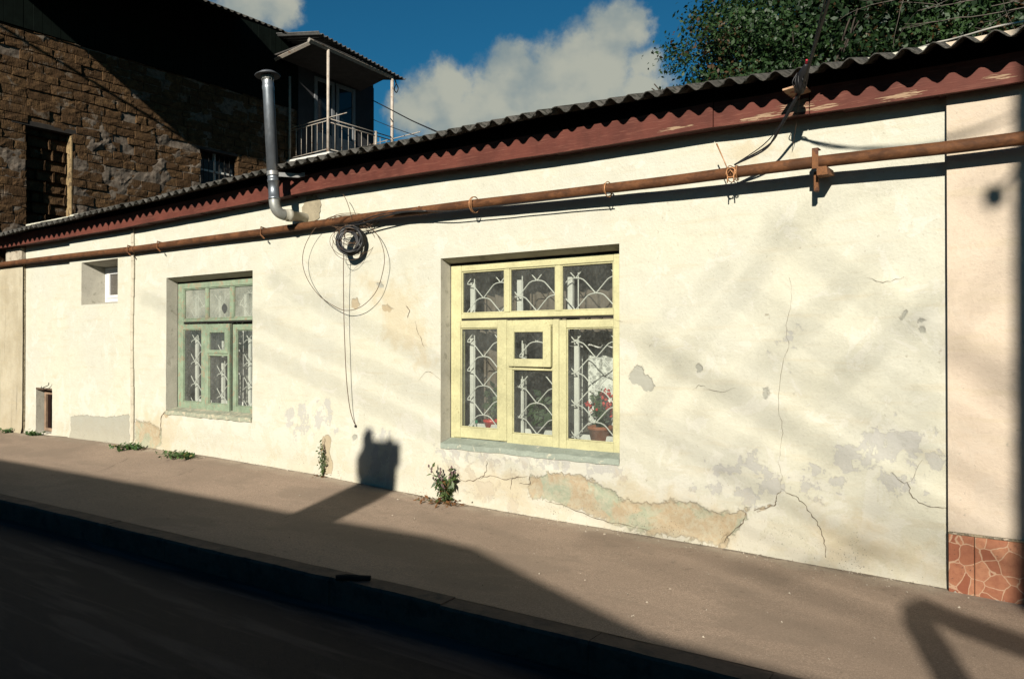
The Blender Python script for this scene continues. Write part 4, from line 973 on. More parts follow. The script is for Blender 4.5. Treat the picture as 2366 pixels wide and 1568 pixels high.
# dark boarded upper storey
m_tar = M('tarred_boards', (.0045, .008, .006), .3, 6, .85, 0, .3, 40, spec=.05)
mb = MB(); ZT = 9.0; yb_ = -1.4
y = yb_
while y < YB: mb.box(X0 - .12, X0 + .035 + rnd.uniform(-.004, .004), y, min(y + .16, YB) - .004, ZC, ZT, .003); y += .16
mb.build('upper_storey', m_tar, bh)
mb = MB(); mb.box(X0 - 6, X0 - .62, yb_, YB, 2.5, ZT); mb.box(X0 - 6, X0 - .62, YF, YB, -.2, 2.499); mb.build('core', m_mort, bh)
# main roof: slope falling towards the lane, wide eave
EX = X0 + 1.75; q1 = X(470, 0, EX); q2 = X(660, 80, EX); EZ = (q1.z + q2.z) / 2
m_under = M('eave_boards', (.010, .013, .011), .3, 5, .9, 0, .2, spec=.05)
yv = -1.45; rs_ = .46
def rz(x): return EZ + (EX - x) * rs_
yend = X(662, 82, EX).y
mb = MB(); mb.add([(EX, yv, rz(EX) - .02), (EX, yend, rz(EX) - .02), (X0 - 3, yend, rz(X0 - 3) - .02), (X0 - 3, yv, rz(X0 - 3) - .02),
                   (EX, yv, rz(EX) + .0), (EX, yend, rz(EX) + .0), (X0 - 3, yend, rz(X0 - 3) + .0), (X0 - 3, yv, rz(X0 - 3) + .0)],
                  [(0, 1, 2, 3), (4, 7, 6, 5), (0, 4, 5, 1), (0, 3, 7, 4), (1, 5, 6, 2), (2, 6, 7, 3)]); mb.build('eave_boarding', m_under, bh)
mb = MB(); n = int((yend - yv) / .0145); top = []
for i in range(n + 1):
    yy = yv + (yend - yv) * i / n; dz = .022 * math.cos(2 * math.pi * yy / .145)
    for xx in (EX + .05, X0 - 3): top.append((xx, yy, rz(xx) + .03 + dz))
o_ = len(top); top += [(a, b_, c - .007) for a, b_, c in top]
fs = []
for i in range(n): fs += [(2 * i, 2 * i + 2, 2 * i + 3, 2 * i + 1), (o_ + 2 * i, o_ + 2 * i + 1, o_ + 2 * i + 3, o_ + 2 * i + 2), (2 * i, o_ + 2 * i, o_ + 2 * i + 2, 2 * i + 2)]
mb.add(top, fs); mb.build('roof', m_slate, bh, True)

# balcony on the lane side
bal = bh
XB = -14.0; yA = X(758, 340, XB).y; yBk = X(906, 190, XB).y; zF = X(757, 352, XB).z; y0b = X(686, 357, X0).y
m_rail = M('rail_paint', (.42, .38, .32), .2, 9, .6, .1, .3, 60, (.25, .12, .06), (.55, .65), 18)
m_post = M('post_paint', (.55, .48, .40), .2, 9, .6, .1, .3, 60, (.30, .16, .09), (.55, .66), 16)
mb = MB(); mb.box(X0, XB + .10, yA - .06, yBk + .3, zF - .20, zF - .0, .01); mb.build('balcony_slab', m_wht, bal)
zr = X(760, 272, XB).z
def rz2(y, x=XB): return X(908, 190, XB).z + .18 + (yBk - y) * .10 + (XB - x) * .14
pA = mb = MB(); mb.tube([(XB, yA, zF - .1), (XB, yA, X(760, 108, XB).z)], .035, 10); mb.build('balcony_post', m_post, bal, True)
mb = MB(); mb.tube([(XB, yBk, zF - .1), (XB, yBk, X(906, 180, XB).z + .05)], .04, 10); mb.build('balcony_post', m_post, bal, True)
mb = MB(); mb.tube([(X0 + .05, yA, zF), (X0 + .05, yA, zF + 2.0)], .03, 8); mb.build('balcony_post', m_rail, bal, True)
mb = MB(); q = X(868, 330, XB); mb.tube([(XB, q.y, zF), (XB, q.y, q.z + .28)], .035, 8); mb.build('balcony_post', m_rail, bal, True)
mb = MB(); zl = zF + .08
for zz in (zr, zr - .07, zl): mb.tube([(X0 + .1, yA, zz - .03), (XB + (.62 if zz == zr else 0), yA, zz)], .011, 8)
for k in range(1, 7): xx = X0 + .1 + (XB - X0 - .1) * k / 7; mb.tube([(xx, yA, zl), (xx, yA, zr - .07)], .007, 6)
for zz in (zr - .02, zr - .10, zl): mb.tube([(XB, yA, zz), (XB, yBk, zz)], .014, 8)
for k in range(1, 10): yy = yA + (yBk - yA) * k / 10; mb.tube([(XB, yy, zl), (XB, yy, zr - .10)], .007, 6)
for zz in (zr - .05, zr - .16, zl): mb.tube([(X0 + .6, yBk, zz - .04), (XB + (.95 if zz == zr - .05 else 0), yBk, zz + (.02 if zz == zr - .05 else 0))], .013, 8)
for k in range(0, 6): xx = X0 + .6 + (XB - X0 - .6) * k / 6; mb.tube([(xx, yBk, zl), (xx, yBk, zr - .16)], .010, 6)
mb.build('balcony_railing', m_rail, bal, True)
# beam and lean-to roof
qa, qb = X(722, 96, XB), X(905, 178, XB)
mb = MB(); d = (qb - qa).normalized(); mb.tube([qa - d * .1, qb], .055, 4); mb.tube([qa, Vector((X0, qa.y + .05, qa.z - .10))], .05, 4); mb.build('balcony_beam', m_rail, bal)
XR = XB + .12; ra, rb = X(736, 74, XR), X(938, 184, XR); zi = .20
mb = MB(); Lr = rb.y - ra.y; nw = int(Lr / .13); n = nw * 10; vs = []
for i in range(n + 1):
    u = i / n; yy = ra.y + Lr * u; dz = .024 * math.cos(2 * math.pi * i / 10)
    for xx in (XR, X0 + .02): vs.append((xx, yy, ra.z + (rb.z - ra.z) * u + dz + (XR - xx) * zi))
o_ = len(vs); vs += [(a, b_, c - .015) for a, b_, c in vs]; fs = []
for i in range(n): fs += [(2 * i, 2 * i + 2, 2 * i + 3, 2 * i + 1), (o_ + 2 * i, o_ + 2 * i + 1, o_ + 2 * i + 3, o_ + 2 * i + 2), (2 * i, o_ + 2 * i, o_ + 2 * i + 2, 2 * i + 2)]
fs += [(0, 1, o_ + 1, o_), (2 * n, o_ + 2 * n, o_ + 2 * n + 1, 2 * n + 1)]
mb.add(vs, fs); mb.build('balcony_roof', M('balcony_slate', (.12, .12, .115), .35, 5, .9, 0, .6, 50), bal, True)
mb = MB(); zc_a, zc_b = qa.z - .05, qb.z - .02
mb.add([(XB + .05, qa.y, zc_a + .06), (XB + .05, qb.y, zc_b + .06), (X0, qb.y + .25, zc_b - .02), (X0, qa.y, zc_a + .02), (XB + .05, qa.y, zc_a + .085), (XB + .05, qb.y, zc_b + .085), (X0, qb.y + .25, zc_b + .01), (X0, qa.y, zc_a + .05)], [(0, 3, 2, 1), (4, 5, 6, 7), (0, 1, 5, 4), (1, 2, 6, 5), (2, 3, 7, 6), (3, 0, 4, 7)]); mb.build('balcony_ceiling', M('ceiling_boards', (.07, .065, .06), .3, 6, .85), bal)
# balcony door-window and wall behind it
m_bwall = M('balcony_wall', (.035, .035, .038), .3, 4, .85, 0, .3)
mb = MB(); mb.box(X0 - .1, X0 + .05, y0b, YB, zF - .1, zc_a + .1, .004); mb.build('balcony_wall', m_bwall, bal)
wl, wr = X(722, 200, X0).y, X(816, 215, X0).y; wt = X(760, 190, X0).z
mb = MB(); frame_rect_pts = []
for (a, b_) in ((wl, (wl + wr) / 2 - .03), ((wl + wr) / 2 + .03, wr)):
    mb.box(X0 + .05, X0 + .09, a, a + .09, zF, wt, .004); mb.box(X0 + .05, X0 + .09, b_ - .09, b_, zF, wt, .004); mb.box(X0 + .052, X0 + .088, a + .09, b_ - .09, wt - .09, wt, .004); mb.box(X0 + .052, X0 + .088, a + .09, b_ - .09, zF + .75, zF + .85, .004)
    mb.box(X0 + .055, X0 + .08, a + .09, b_ - .09, zF + .05, zF + .75, .004)
dw = mb.build('balcony_door', M('door_paint', (.20, .21, .22), .15, 6, .6), bal)
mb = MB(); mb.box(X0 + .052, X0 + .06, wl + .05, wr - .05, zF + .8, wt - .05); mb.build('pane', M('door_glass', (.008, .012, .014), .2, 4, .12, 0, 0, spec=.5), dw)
# cable bundle hanging off the balcony roof corner, and the line to the white house
hang('tangle of old cable hanging from the balcony roof corner', [X(908, 172, XB), X(914, 190, XB), X(920, 204, XB), X(916, 214, XB), X(911, 206, XB), X(915, 192, XB), X(911, 182, XB)], .014, m_cable, 'cable', 'cable_tangle')
hang('dark cable running from the balcony house down to the white roof', [X(861, 232, X0 + .1), X(900, 252, -13), X(950, 278, -11.5), X(1008, 304, -8.5), Y(1050, 322, 1.5)], .013, m_cable, 'cable', 'span_cable')
hang('thin lower wire from the balcony house to the white roof', [X(861, 276, X0 + .1), X(900, 292, -13), X(950, 310, -11.5), Y(985, 322, 2.2)], .008, m_cable, 'wire', 'span_wire')

# ------------------------------------------------------------------ trees
def leaf_mat(name, a, b_, c=None):
    m, t, b, o = newmat(name)
    tone = N(t, 'ShaderNodeAttribute', attribute_name='tone').outputs['Fac']
    col = mixc(t, tone, a, b_)
    if c: col = mixc(t, ramp(t, N(t, 'ShaderNodeAttribute', attribute_name='dry').outputs['Fac'], .45, .55), col, c)
    col = mixc(t, 1.0, col, (AK, AK, AK), 'MULTIPLY'); t.links.new(col, b.inputs['Base Color']); b.inputs['Roughness'].default_value = .55; b.inputs['Specular IOR Level'].default_value = .35
    tr = N(t, 'ShaderNodeBsdfTranslucent', {0: col}); mx = N(t, 'ShaderNodeMixShader', {0: .3, 1: b.outputs[0], 2: tr.outputs[0]}); t.links.new(mx.outputs[0], o.inputs[0]); return m
m_leaf = leaf_mat('tree_leaves', (.008, .030, .008), (.04, .09, .02), (.085, .045, .014))
m_bark = M('bark', (.07, .055, .042), .35, 6, .95, 0, .9, 30)
m_twig = M('pale_bark', (.13, .11, .09), .25, 8, .9, 0, .5, 40)
def leaves(name, parent, C, nrm, size, tone, dry, mat, seed, cup=.25, wid=.30):
    """one mesh of small folded leaf blades"""
    r = np.random.RandomState(seed); n = len(C); og = np.array(root_origin(parent))
    up = nrm / np.linalg.norm(nrm, axis=1, keepdims=True)
    t = r.randn(n, 3); t[:, 2] -= .5; t -= up * (t * up).sum(1, keepdims=True); t /= np.linalg.norm(t, axis=1, keepdims=True); s = np.cross(up, t)
    L = (size * r.uniform(.7, 1.3, n))[:, None]; W = L * wid
    v = np.stack([C, C + t * L * .45 + s * W - up * L * cup * .2, C + t * L - up * L * cup, C + t * L * .45 - s * W - up * L * cup * .2], 1).reshape(-1, 3) - og
    me = bpy.data.meshes.new(name); me.vertices.add(4 * n); me.vertices.foreach_set('co', v.ravel().astype(np.float32))
    me.loops.add(4 * n); me.polygons.add(n); me.loops.foreach_set('vertex_index', np.arange(4 * n, dtype=np.int32))
    me.polygons.foreach_set('loop_start', np.arange(0, 4 * n, 4, dtype=np.int32)); me.polygons.foreach_set('loop_total', np.full(n, 4, np.int32)); me.update(); me.validate()
    for k, a in (('tone', tone), ('dry', dry)):
        at = me.attributes.new(k, 'FLOAT', 'POINT'); at.data.foreach_set('value', np.repeat(a, 4).astype(np.float32))
    me.materials.append(mat); o = bpy.data.objects.new(name, me); COL.objects.link(o); o.parent = parent; return o
def grow(mb, p, d, L, r, depth, R, tips, spread=.55, lift=.12):
    n = 5; pts = [p]; q = p.copy(); dd = d.copy()
    for i in range(n):
        dd = (dd + Vector((R.uniform(-1, 1), R.uniform(-1, 1), R.uniform(-1, 1))) * .16 + Vector((0, 0, lift * .3))).normalized(); q = q + dd * L / n; pts.append(q)
    mb.tube(pts, [r * (1 - .42 * i / n) for i in range(n + 1)], 7 if r > .03 else 5, False)
    if depth == 0: tips.append((q, dd)); return
    k = R.choice([2, 3, 3])
    for j in range(k):
        nd = (dd + Vector((R.uniform(-1, 1), R.uniform(-1, 1), R.uniform(-.6, .9))) * spread).normalized()
        st = pts[-1] if j == 0 else pts[R.choice([3, 4, 5])]
        grow(mb, st, nd, L * R.uniform(.62, .85), r * .56, depth - 1, R, tips, spread, lift)
    tips.append((pts[3], dd))

TC = Vector((-3.1, 11.2, 7.0)); R5 = random.Random(5); RS = np.random.RandomState(11)
tree = empty('leafy_tree', (TC.x, TC.y, -.3), 'big dark green leafy tree with browning leaves behind the roof', 'tree')
mb = MB(); tips = []
mb.tube([(TC.x, TC.y, -.4), (TC.x + .1, TC.y, 1.5), (TC.x + .05, TC.y, 3.4)], [.34, .27, .24], 12)
for k in range(7):
    a = k * .9 + .3; grow(mb, Vector((TC.x + .05, TC.y, 3.0 + .12 * k)), Vector((math.cos(a) * .8, math.sin(a) * .8, .75)).normalized(), 2.3, .12, 3, R5, tips, .6)
mb.build('trunk', m_bark, tree, True)
cl = []
rad = np.array([4.9, 3.9, 4.6])
while len(cl) < 1250:
    u = RS.randn(3); u /= np.linalg.norm(u); rr = RS.rand() ** .38
    p = u * rr
    if p[2] < -.62: continue
    lump = float(vnoise(u[0] * 2.2 + 9, u[1] * 2.2 + 4, u[2] * 2.2 + 2))
    if rr > .62 + .52 * lump: continue
    cl.append(np.array(TC) + p * rad)
cl = np.array(cl)
per = 150; C = np.repeat(cl, per, 0); n = len(C)
off = RS.randn(n, 3) * np.array([.22, .22, .17]); C = C + off
dirc = (C - np.array(TC)) / rad; nrm = dirc * .6 + RS.randn(n, 3) * .55 + np.array([0, 0, .6])
ctone = RS.rand(len(cl)); cdry = (RS.rand(len(cl)) < .20)
tone = np.clip(np.repeat(ctone, per) * .6 + RS.rand(n) * .5, 0, 1); dry = ((RS.rand(n) < .02) | (np.repeat(cdry, per) & (RS.rand(n) < .35))).astype(float)
inn = []
while len(inn) < 42000:
    u = RS.randn(3); u /= np.linalg.norm(u); q_ = u * RS.rand() ** .4 * .80
    if q_[2] > -.6: inn.append(np.array(TC) + q_ * rad)
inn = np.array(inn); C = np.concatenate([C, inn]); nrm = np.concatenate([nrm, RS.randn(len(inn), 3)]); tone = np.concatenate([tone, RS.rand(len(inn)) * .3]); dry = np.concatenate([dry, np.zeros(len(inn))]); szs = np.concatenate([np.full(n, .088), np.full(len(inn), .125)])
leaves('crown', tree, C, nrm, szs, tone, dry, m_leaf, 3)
# bare tree whose thin pale branches reach in front of the leaves at the top right
bt = empty('bare_tree', (2.4, 5.6, -.3), 'bare pale twigs reaching in front of the leafy tree at the top right', 'tree')
mb = MB(); tips = []; R6 = random.Random(21)
mb.tube([(2.4, 5.6, -.4), (2.2, 5.6, 3), (1.9, 5.5, 5.0)], [.13, .10, .08], 8)
for tgt, r_ in [((2215, 5), .022), ((2240, 40), .02), ((2290, 15), .024), ((2180, -30), .02)]:
    e = Y(*tgt, 5.0); s = Vector((1.9, 5.5, 5.0 + rnd.uniform(-.6, 0))); mid = s.lerp(e, .55) + Vector((0, 0, .35)); pts = crom([s, mid, e], 8); mb.tube(pts, [.014 - (.014 - .005) * i / (len(pts) - 1) for i in range(len(pts))], 6, False)
    for k in range(4):
        q = pts[rnd.randrange(9, len(pts))]; dd = (e - mid).normalized()
        grow(mb, q, (dd + Vector((rnd.uniform(-1, 1), rnd.uniform(-1, 1), rnd.uniform(-1, 1))) * .8).normalized(), rnd.uniform(.4, .75), .007, 1, R6, tips, .8, -.05)
mb.build('trunk', m_twig, bt, True)

# ------------------------------------------------------------------ weeds
m_weed = leaf_mat('weed_leaves', (.05, .10, .03), (.14, .20, .06), (.28, .13, .05)); m_weed2 = leaf_mat('low_weed', (.04, .10, .025), (.10, .20, .045), (.22, .20, .06))
m_stem = M('weed_stem', (.13, .16, .07), .2, 20, .8, 0, 0)
def weed(name, label, base, stems, h, spread, size, mat, seed, flat=False, heads=False, drybase=0, per=16, wall=True):
    R = random.Random(seed); RSs = np.random.RandomState(seed); r = empty(name, base, label, 'weed'); mb = MB(); C = []; nr = []; T = []; Dy = []
    hd = []
    for k in range(stems):
        a = R.uniform(0, 6.28); out = Vector((math.cos(a), -abs(math.sin(a)) if wall else math.sin(a), 0)) * spread * R.uniform(.3, 1.0)
        hh = h * R.uniform(.45, 1.0); P = crom([base, base + out * .35 + Vector((0, 0, hh * .5)), base + out + Vector((R.uniform(-.02, .02), 0, hh))], 6)
        mb.tube(P, [.005 * (1 - .6 * i / len(P)) for i in range(len(P))], 5)
        for q in range(per):
            p = P[R.randrange(1 if flat else 2, len(P))]; C.append(tuple(p + Vector((R.uniform(-1, 1), R.uniform(-1, 1), R.uniform(-.6, .6))) * size * .5)); nr.append((R.uniform(-1, 1), R.uniform(-1.2, .6), R.uniform(.1, 1))); T.append(R.random()); Dy.append(1.0 if R.random() < .05 else 0)
        if heads:
            for q in range(3): tp = P[-1 - q] + Vector((R.uniform(-.02, .02), R.uniform(-.02, .02), .01)); hd.append(tp)
    for k in range(drybase):
        a = R.uniform(0, 6.28); d = R.uniform(.02, spread * 1.2); C.append((base.x + d * math.cos(a) * 1.5, base.y - abs(d * math.sin(a)), base.z + R.uniform(.005, .05))); nr.append((R.uniform(-.5, .5), R.uniform(-.6, .3), 1)); T.append(R.random()); Dy.append(1.0 if R.random() < .8 else 0)
    mb.build('stem', m_stem, r, True)
    if heads:
        mh = M('dry_head', (.16, .10, .10), .3, 30, .9, 0, 0)
        for tp in hd: hb = MB(); hb.lathe(tp, [(.002, -.012), (.010, -.004), (.009, .008), (.003, .018)], 7); hb.build('flower_head', mh, r, True)
    leaves('foliage', r, np.array(C), np.array(nr), size, np.array(T), np.array(Dy), mat, seed, wid=.17 if heads else .26); return r
def gz(x, y): return side_z(x, y)
x = Y(1033, 1155).x + .03; weed('thistle', 'spiky green thistle with dry brown leaves growing at the wall below the yellow window', Vector((x, -.05, gz(x, -.05))), 10, .36, .20, .068, m_weed, 4, heads=True, drybase=90, per=20)
x = Y(345, 1046).x; 
for i, (px, lab, sp, st, sd) in enumerate([(335, 'low green weed patch on the pavement left of the green window', .35, 22, 31), (462, 'low green weed patch on the pavement under the green window', .42, 26, 32), (93, 'small green weed at the foot of the cellar hatch', .3, 9, 33), (36, 'tiny green weed at the foot of the stained yard wall', .22, 6, 34)]):
    xx = Y(px, 1000).x; yy = {335: -.12, 462: -.14, 93: -.05, 36: -.06}[px]
    weed('low_weed', lab, Vector((xx, yy, gz(xx, yy))), st, .075, sp, .05, m_weed2, sd, flat=True, per=14)
xx = Y(752, 1090).x; weed('wall_weed', 'straggly dry weed climbing the broken plaster at the wall foot', Vector((xx, -.03, gz(xx, -.03))), 9, .42, .10, .04, m_weed, 41, drybase=25, per=9)
# bits lying about
q = Z(845, 1330, .01); st = MB(); R_ = Matrix.Rotation(.25, 3, 'Z')
q = Vector((q.x, KY(q.x) - .10, .012)); st.tube([q + Vector((-.10, -.07, .012)), q + Vector((-.04, -.03, .016)), q + Vector((.03, .01, .013)), q + Vector((.10, .06, .014))], [.018, .022, .021, .016], 7)
tag(st.build('stick', M('dark_stick', (.02, .015, .012), .3, 20, .9, 0, .5), origin=q), 'short dark stick lying across the kerb', 'stick')

# ------------------------------------------------------------------ potted plants and curtains behind the yellow window
m_soil = M('soil', (.04, .03, .02), .3, 20, .95)
SZ = L2['z0'] + .036
def pot(mb, b, r0, r1, h):
    mb.lathe(b, [(r0 * .2, .0), (r0, 0), (r1 * .97, h * .78), (r1 * 1.06, h * .79), (r1 * 1.08, h), (r1 * .95, h), (r1 * .92, h * .88), (.001, h * .87)], 24)
def potted(label, px, yy, colm, r0, r1, h, mat_leaf, stems, ph, spread, size, seed, flowers=None):
    c = Y(px, 900, yy); b = Vector((c.x, yy, SZ)); r = empty('potted_plant', b, label, 'potted plant'); R = random.Random(seed)
    mb = MB(); pot(mb, b, r0, r1, h); mb.build('pot', colm, r, True)
    mb = MB(); C = []; nr = []; T = []; top = b + Vector((0, 0, h * .88)); tops = []
    for k in range(stems):
        a = R.uniform(0, 6.28); hh = ph * R.uniform(.45, 1); o_ = Vector((math.cos(a), math.sin(a) * .7, 0)) * spread * R.uniform(.2, 1)
        P = crom([top, top + o_ * .3 + Vector((0, 0, hh * .55)), top + o_ + Vector((0, 0, hh))], 5); mb.tube(P, .004, 5); tops.append(P[-1])
        for q in range(14): p = P[R.randrange(2, len(P))]; C.append(tuple(p)); nr.append((R.uniform(-1, 1), R.uniform(-1.5, .3), R.uniform(.2, 1))); T.append(R.random())
    mb.build('stem', m_stem, r, True); leaves('foliage', r, np.array(C), np.array(nr), size, np.array(T), np.zeros(len(T)), mat_leaf, seed)
    if flowers:
        mr = M('red_petals', (.50, .03, .025), .2, 30, .6, 0, 0)
        for tp in flowers:
            mb = MB()
            for k in range(15):
                p = tp + Vector((R.gauss(0, .030), R.gauss(0, .022), R.gauss(0, .026))); a = R.uniform(0, 6.28)
                u = Vector((R.uniform(-1, 1), R.uniform(-1, .2), R.uniform(-.3, 1))).normalized(); s = u.orthogonal().normalized(); w = u.cross(s)
                mb.add([p + u * .006] + [p + (s * math.cos(a + j * 1.2566) + w * math.sin(a + j * 1.2566)) * .016 for j in range(5)], [(0, 1 + j, 1 + (j + 1) % 5) for j in range(5)])
            mb.build('flower', mr, r)
    return r
m_pl = leaf_mat('house_plant', (.02, .05, .015), (.06, .12, .035)); m_terra = M('terracotta', (.34, .11, .05), .15, 9, .75, 0, .2)
potted('small upright plant in a bright red pot behind the left leaf of the yellow window', 1137, .42, M('red_pot', (.62, .03, .02), .08, 9, .35, 0, 0, spec=.5), .062, .085, .145, m_pl, 5, .36, .07, .085, 51)
potted('bushy green plant in a dark pot behind the middle leaf of the yellow window', 1254, .44, M('dark_pot', (.03, .03, .032), .2, 9, .5, 0, 0), .10, .13, .12, m_pl, 22, .30, .20, .11, 52)
px_g = 1388; cg = Y(px_g, 900, .40)
potted('red flowering geranium in a terracotta pot behind the right leaf of the yellow window', px_g, .40, m_terra, .085, .115, .155, m_pl, 8, .30, .11, .07, 53, flowers=[Y(1362, 934, .38), Y(1376, 938, .40), Y(1396, 914, .37), Y(1403, 922, .4), Y(1400, 908, .36), Y(1409, 940, .42)])
c = Y(1102, 1000, .40); mb = MB(); mb.lathe((c.x, .40, SZ), [(.001, 0), (.05, 0), (.055, .02), (.05, .08), (.022, .10), (.020, .13), (.001, .13)], 16); tag(mb.build('green_bottle', M('green_plastic', (.03, .22, .12), .1, 9, .4, 0, 0), None, True, origin=(c.x, .4, SZ)), 'small green container beside the red flower pot on the window sill', 'bottle')
def cloth(name, label, x0, x1, z0, z1, y, mat, waves, amp, seed, scallop=0):
    mb = MB(); n = 90; m = 14; vs = []
    for i in range(n + 1):
        u = i / n; xx = x0 + (x1 - x0) * u
        for j in range(m + 1):
            w = j / m; zz = z0 + (z1 - z0) * w + (scallop * abs(math.sin(u * math.pi * waves * .5)) * (1 - w))
            vs.append((xx + .01 * math.sin(zz * 5 + u * 9), y + amp * math.sin(u * waves * 6.28 + .5 * math.sin(zz * 3)) * (.6 + .4 * w) + amp * .5 * float(vnoise(xx * 8 + seed, zz * 2)), zz))
    mb.add(vs, [(i * (m + 1) + j, (i + 1) * (m + 1) + j, (i + 1) * (m + 1) + j + 1, i * (m + 1) + j + 1) for i in range(n) for j in range(m)])
    return tag(mb.build(name, mat, None, True, origin=((x0 + x1) / 2, y, z1)), label, 'curtain')
def lace_mat(name, col, alpha, sc_):
    m, t, b, o = newmat(name); P = N(t, 'ShaderNodeTexCoord').outputs['Object']
    v = N(t, 'ShaderNodeTexVoronoi', {'Vector': vmap(t, P, (1, .2, 1)), 'Scale': sc_}, feature='DISTANCE_TO_EDGE').outputs['Distance']; nn = noise(t, P, sc_ * .7, 4)
    k = mth(t, 'ADD', ramp(t, v, .10, .03), ramp(t, nn, .5, .55), clamp=True); k = mth(t, 'ADD', mth(t, 'MULTIPLY', k, 1 - alpha), alpha)
    df = N(t, 'ShaderNodeBsdfDiffuse', {0: (*col, 1)}); tl = N(t, 'ShaderNodeBsdfTranslucent', {0: (*col, 1)}); tp = N(t, 'ShaderNodeBsdfTransparent')
    m1 = N(t, 'ShaderNodeMixShader', {0: .35, 1: df.outputs[0], 2: tl.outputs[0]}); m2 = N(t, 'ShaderNodeMixShader', {0: k, 1: tp.outputs[0], 2: m1.outputs[0]}); t.links.new(m2.outputs[0], o.inputs[0]); t.nodes.remove(b); return m
m_brown = M('brown_curtain', (.15, .12, .095), .15, 4, .9, 0, .3, 60); m_lace = lace_mat('lace', (.66, .66, .62), .55, 22); m_lace1 = lace_mat('old_lace', (.45, .45, .40), .35, 16)
cloth('curtain', 'brown curtain in folds at the left inside the yellow window', -5.75, -4.72, .72, 2.5, .62, m_brown, 9, .03, 3)
cloth('curtain', 'brown curtain in folds across the top of the yellow window', -4.7, -3.0, 1.66, 2.55, .60, m_brown, 12, .03, 8)
cloth('lace_curtain', 'white lace curtain strip behind the red flower pot', -5.15, -4.78, .74, 1.62, .66, m_lace, 4, .02, 5, .06)
cloth('lace_curtain', 'white lace curtain panel behind the geranium', -4.32, -3.45, .74, 1.72, .70, m_lace, 6, .03, 6, .10)
cloth('lace_curtain', 'patterned grey lace curtain inside the green window', -9.75, -8.6, .8, 1.75, .75, m_lace1, 7, .03, 9, .08)

# ------------------------------------------------------------------ across the street, behind the camera: what throws the long shadows
YO = -9.3
def back(px, py, z, y=YO):
    g_ = Z(px, py, z); k = g_.y - y; return g_.x + TA * k, z + TE * k
opp = empty('opposite_house', (-6, YO, 0), 'plain house with a chimney on the opposite side of the street', 'house')
m_opp = M('opposite_plaster', (.12, .105, .085), .15, 3, .9)
prof = [(-20, 3.55)] + [back(px, py, side_z(Z(px, py, .03).x, Z(px, py, .03).y)) for px, py in [(0, 1060), (350, 1122), (690, 1187), (1000, 1240), (1100, 1266), (1190, 1312), (1300, 1367), (1400, 1416), (1500, 1462), (1650, 1507), (1800, 1547)]] 
prof = sorted(prof); prof.append((prof[-1][0] + 1.2, prof[-1][1] - .05)); prof.append((7.0, 3.0))
mb = MB(); vs = []
for (xx, zz) in prof: vs += [(xx, YO, RD), (xx, YO, zz), (xx, YO - 5, zz + 1.0), (xx, YO - 5, RD)]
fs = []
for i in range(len(prof) - 1):
    for k in range(4): fs.append((i * 4 + k, i * 4 + (k + 1) % 4, (i + 1) * 4 + (k + 1) % 4, (i + 1) * 4 + k))
fs += [(0, 1, 2, 3), tuple((len(prof) - 1) * 4 + k for k in (3, 2, 1, 0))]
mb.add(vs, fs); mb.build('wall', m_opp, opp)
cx0, cx1 = back(848, 1130, .07)[0] , back(916, 1140, .07)[0]
wz = lambda px, py: Y(px, py).z + TE * (-YO); wx_ = lambda px, py: Y(px, py).x + TA * (-YO)
ca, cb = wx_(852, 1100), wx_(917, 1110); ct = wz(890, 1003)
mb = MB(); mb.box(ca, cb, YO - .45, YO - .02, 3.3, ct - .06); mb.box(ca - .03, cb + .05, YO - .47, YO + .0, ct - .30, ct - .06, .01)
mb.box(ca + .0, ca + .10, YO - .3, YO - .1, ct - .06, ct + .10, .01); mb.box(cb - .10, cb - .02, YO - .3, YO - .1, ct - .06, ct + .02, .01); mb.build('chimney', m_opp, opp)
# gas portal over the gateway and a utility pole beside it
YP = -8.9
def bk(px, py, y=YP): return back(px, py, side_z(Z(px, py).x, Z(px, py).y), y)
p1, p2 = bk(2098, 1398), bk(2366, 1492)
por = empty('pipe_portal', (p1[0], YP, RD), 'grey pipe portal standing over a gateway on the opposite pavement', 'pipe')
mb = MB(); sl_ = (p2[1] - p1[1]) / (p2[0] - p1[0]); cx_, cz_ = p1; mb.tube([(cx_, YP, RD), (cx_, YP, cz_ - .30), (cx_, YP, cz_ - .16), (cx_ + .03, YP, cz_ - .06), (cx_ + .10, YP, cz_ + .0), (cx_ + .22, YP, cz_ + .22 * sl_), (p2[0] + 2.5, YP, p2[1] + sl_ * 2.5)], .095, 12); mb.build('tube', m_rust2, por, True)
xp = Y(2378, 800, PH).x + TA * 8.9
pole = empty('utility_pole', (xp, YP, RD), 'concrete utility pole on the opposite pavement', 'pole')
mb = MB(); mb.tube([(xp, YP, RD), (xp, YP, 9.2)], [.12, .09], 12); mb.build('mast', m_kerb, pole, True)
mb = MB(); q = Y(2290, 462, PH); kk = 8.9; mb.lathe((q.x + TA * kk, YP, q.z + TE * kk - .08), [(.001, 0), (.05, .02), (.065, .07), (.05, .13), (.001, .15)], 14); mb.tube([(q.x + TA * kk, YP, q.z + TE * kk), (xp, YP, q.z + TE * kk + .25)], .015, 6); mb.build('shade_knob', m_gap, pole, True)  # unseen knob added to the pole to cast the smudge on the pink wall
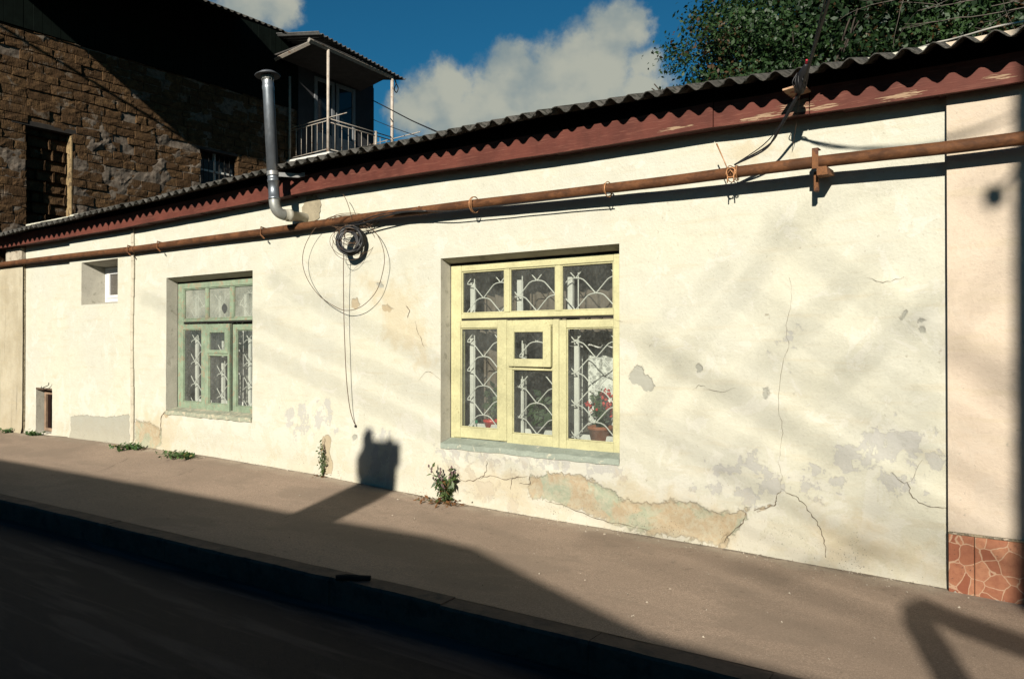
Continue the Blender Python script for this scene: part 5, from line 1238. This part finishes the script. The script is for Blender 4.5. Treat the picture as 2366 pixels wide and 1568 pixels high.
# tall bare tree well behind the opposite houses: its limbs throw the soft slanting bands on the wall
YT = -20.0
ft = empty('street_tree', (10.5, YT, -.2), 'tall bare street tree standing far beyond the opposite house', 'tree')
mb = MB(); R9 = random.Random(12)
mb.tube([(10.5, YT, -.3), (10.4, YT, 4), (10.3, YT, 7.6)], [.26, .22, .17], 9)
def limb(px0, py0, px1, py1, r, jig=.025):
    a, b_ = Y(px0, py0), Y(px1, py1); k = -YT
    A, B = [Vector((q.x + TA * k, YT + R9.uniform(-.5, .5), q.z + TE * k)) for q in (a, b_)]
    m_ = [A.lerp(B, u) + Vector((R9.uniform(-1, 1), 0, R9.uniform(-1, 1))) * jig for u in (.33, .66)]
    r *= .36; mb.tube([(10.3, YT, 7.1 + R9.random() * .45), A], [.02, .012], 6); P = crom([A] + m_ + [B], 8); mb.tube(P, [r * (1 - .55 * i / len(P)) for i in range(len(P))], 6)
    for k_ in range(1):
        q = P[R9.randrange(6, len(P))]; d = (B - A).normalized() + Vector((R9.uniform(-.5, .5), 0, R9.uniform(-.4, .4))); mb.tube([q, q + d * R9.uniform(.5, 1.2)], [r * .35, .01], 5)
for L_ in [(1480, 960, 1690, 700, .035), (1690, 700, 1800, 560, .03), (1560, 1010, 1800, 780, .028), (1800, 780, 2010, 600, .035), (1650, 1100, 1950, 860, .022), (1950, 860, 2190, 640, .035), (1500, 760, 1720, 600, .020), (1850, 1110, 2190, 800, .02), (1980, 1190, 2190, 1010, .03),
           (1130, 800, 1480, 690, .015), (620, 640, 980, 600, .018), (560, 740, 1000, 650, .014), (330, 660, 620, 760, .014), (1750, 560, 2080, 420, .018), (1470, 850, 2190, 850, .018), (1750, 1370, 2020, 1260, .045), (1350, 1290, 1620, 1220, .03), (1700, 1310, 2100, 1300, .03), (2210, 760, 2366, 560, .03), (2200, 500, 2380, 300, .035), (2210, 960, 2350, 860, .02)]: limb(*L_)
mb.build('trunk', m_bark, ft, True)

# loose grit and crumbs of plaster at the foot of the wall
mb = MB(); R3 = random.Random(77)
for k in range(900):
    xx = R3.uniform(-12, 1) if k % 3 else R3.uniform(-5, -.8); yy = -abs(R3.gauss(0, .10)) - .01 if R3.random() < .85 else R3.uniform(-2.0, -.1); r_ = R3.uniform(.003, .011) * (1.7 if R3.random() < .1 else 1); zz = side_z(xx, yy) + .003
    p = [Vector((xx + R3.uniform(-r_, r_), yy + R3.uniform(-r_, r_), zz + R3.uniform(0, r_))) for _ in range(3)] + [Vector((xx, yy, zz + r_ * 1.1))]
    mb.add(p, [(0, 1, 3), (1, 2, 3), (2, 0, 3), (0, 2, 1)])
tag(mb.build('grit', M('crumbs', (.52, .46, .36), .35, 30, .95, 0, 0)), kind='stuff')

# thick overhead cable above the lane; its shadow crosses the stone wall
A, B = X(-60, 25, X0), X(480, 352, X0); dS = -Ldir
mb = MB(); p0, p1 = A + dS * 4.6, B + dS * 5.2; e0 = p0 + (p0 - p1) * .6; mb.tube(crom([e0, p0, p1, p1 + (p1 - p0) * .05], 6), .03, 7)
tag(mb.build('overhead_cable', m_cable, None, True, origin=p0), 'thick black overhead cable crossing in front of the stone house', 'cable')

# repeats of one kind belong together
for pre, gname in (('wire_tie', 'wire ties round the rusty pipe'), ('low_weed', 'low weeds along the foot of the walls'), ('potted_plant', 'potted plants behind the yellow window'), ('curtain', 'brown curtains inside the yellow window'),
                   ('lace_curtain', 'lace curtains inside the windows'), ('hanging_wire', 'loose wires hanging below the cable coil')):
    for ob in SC.objects:
        if ob.parent is None and ob.name.split('.')[0] == pre: ob['group'] = gname
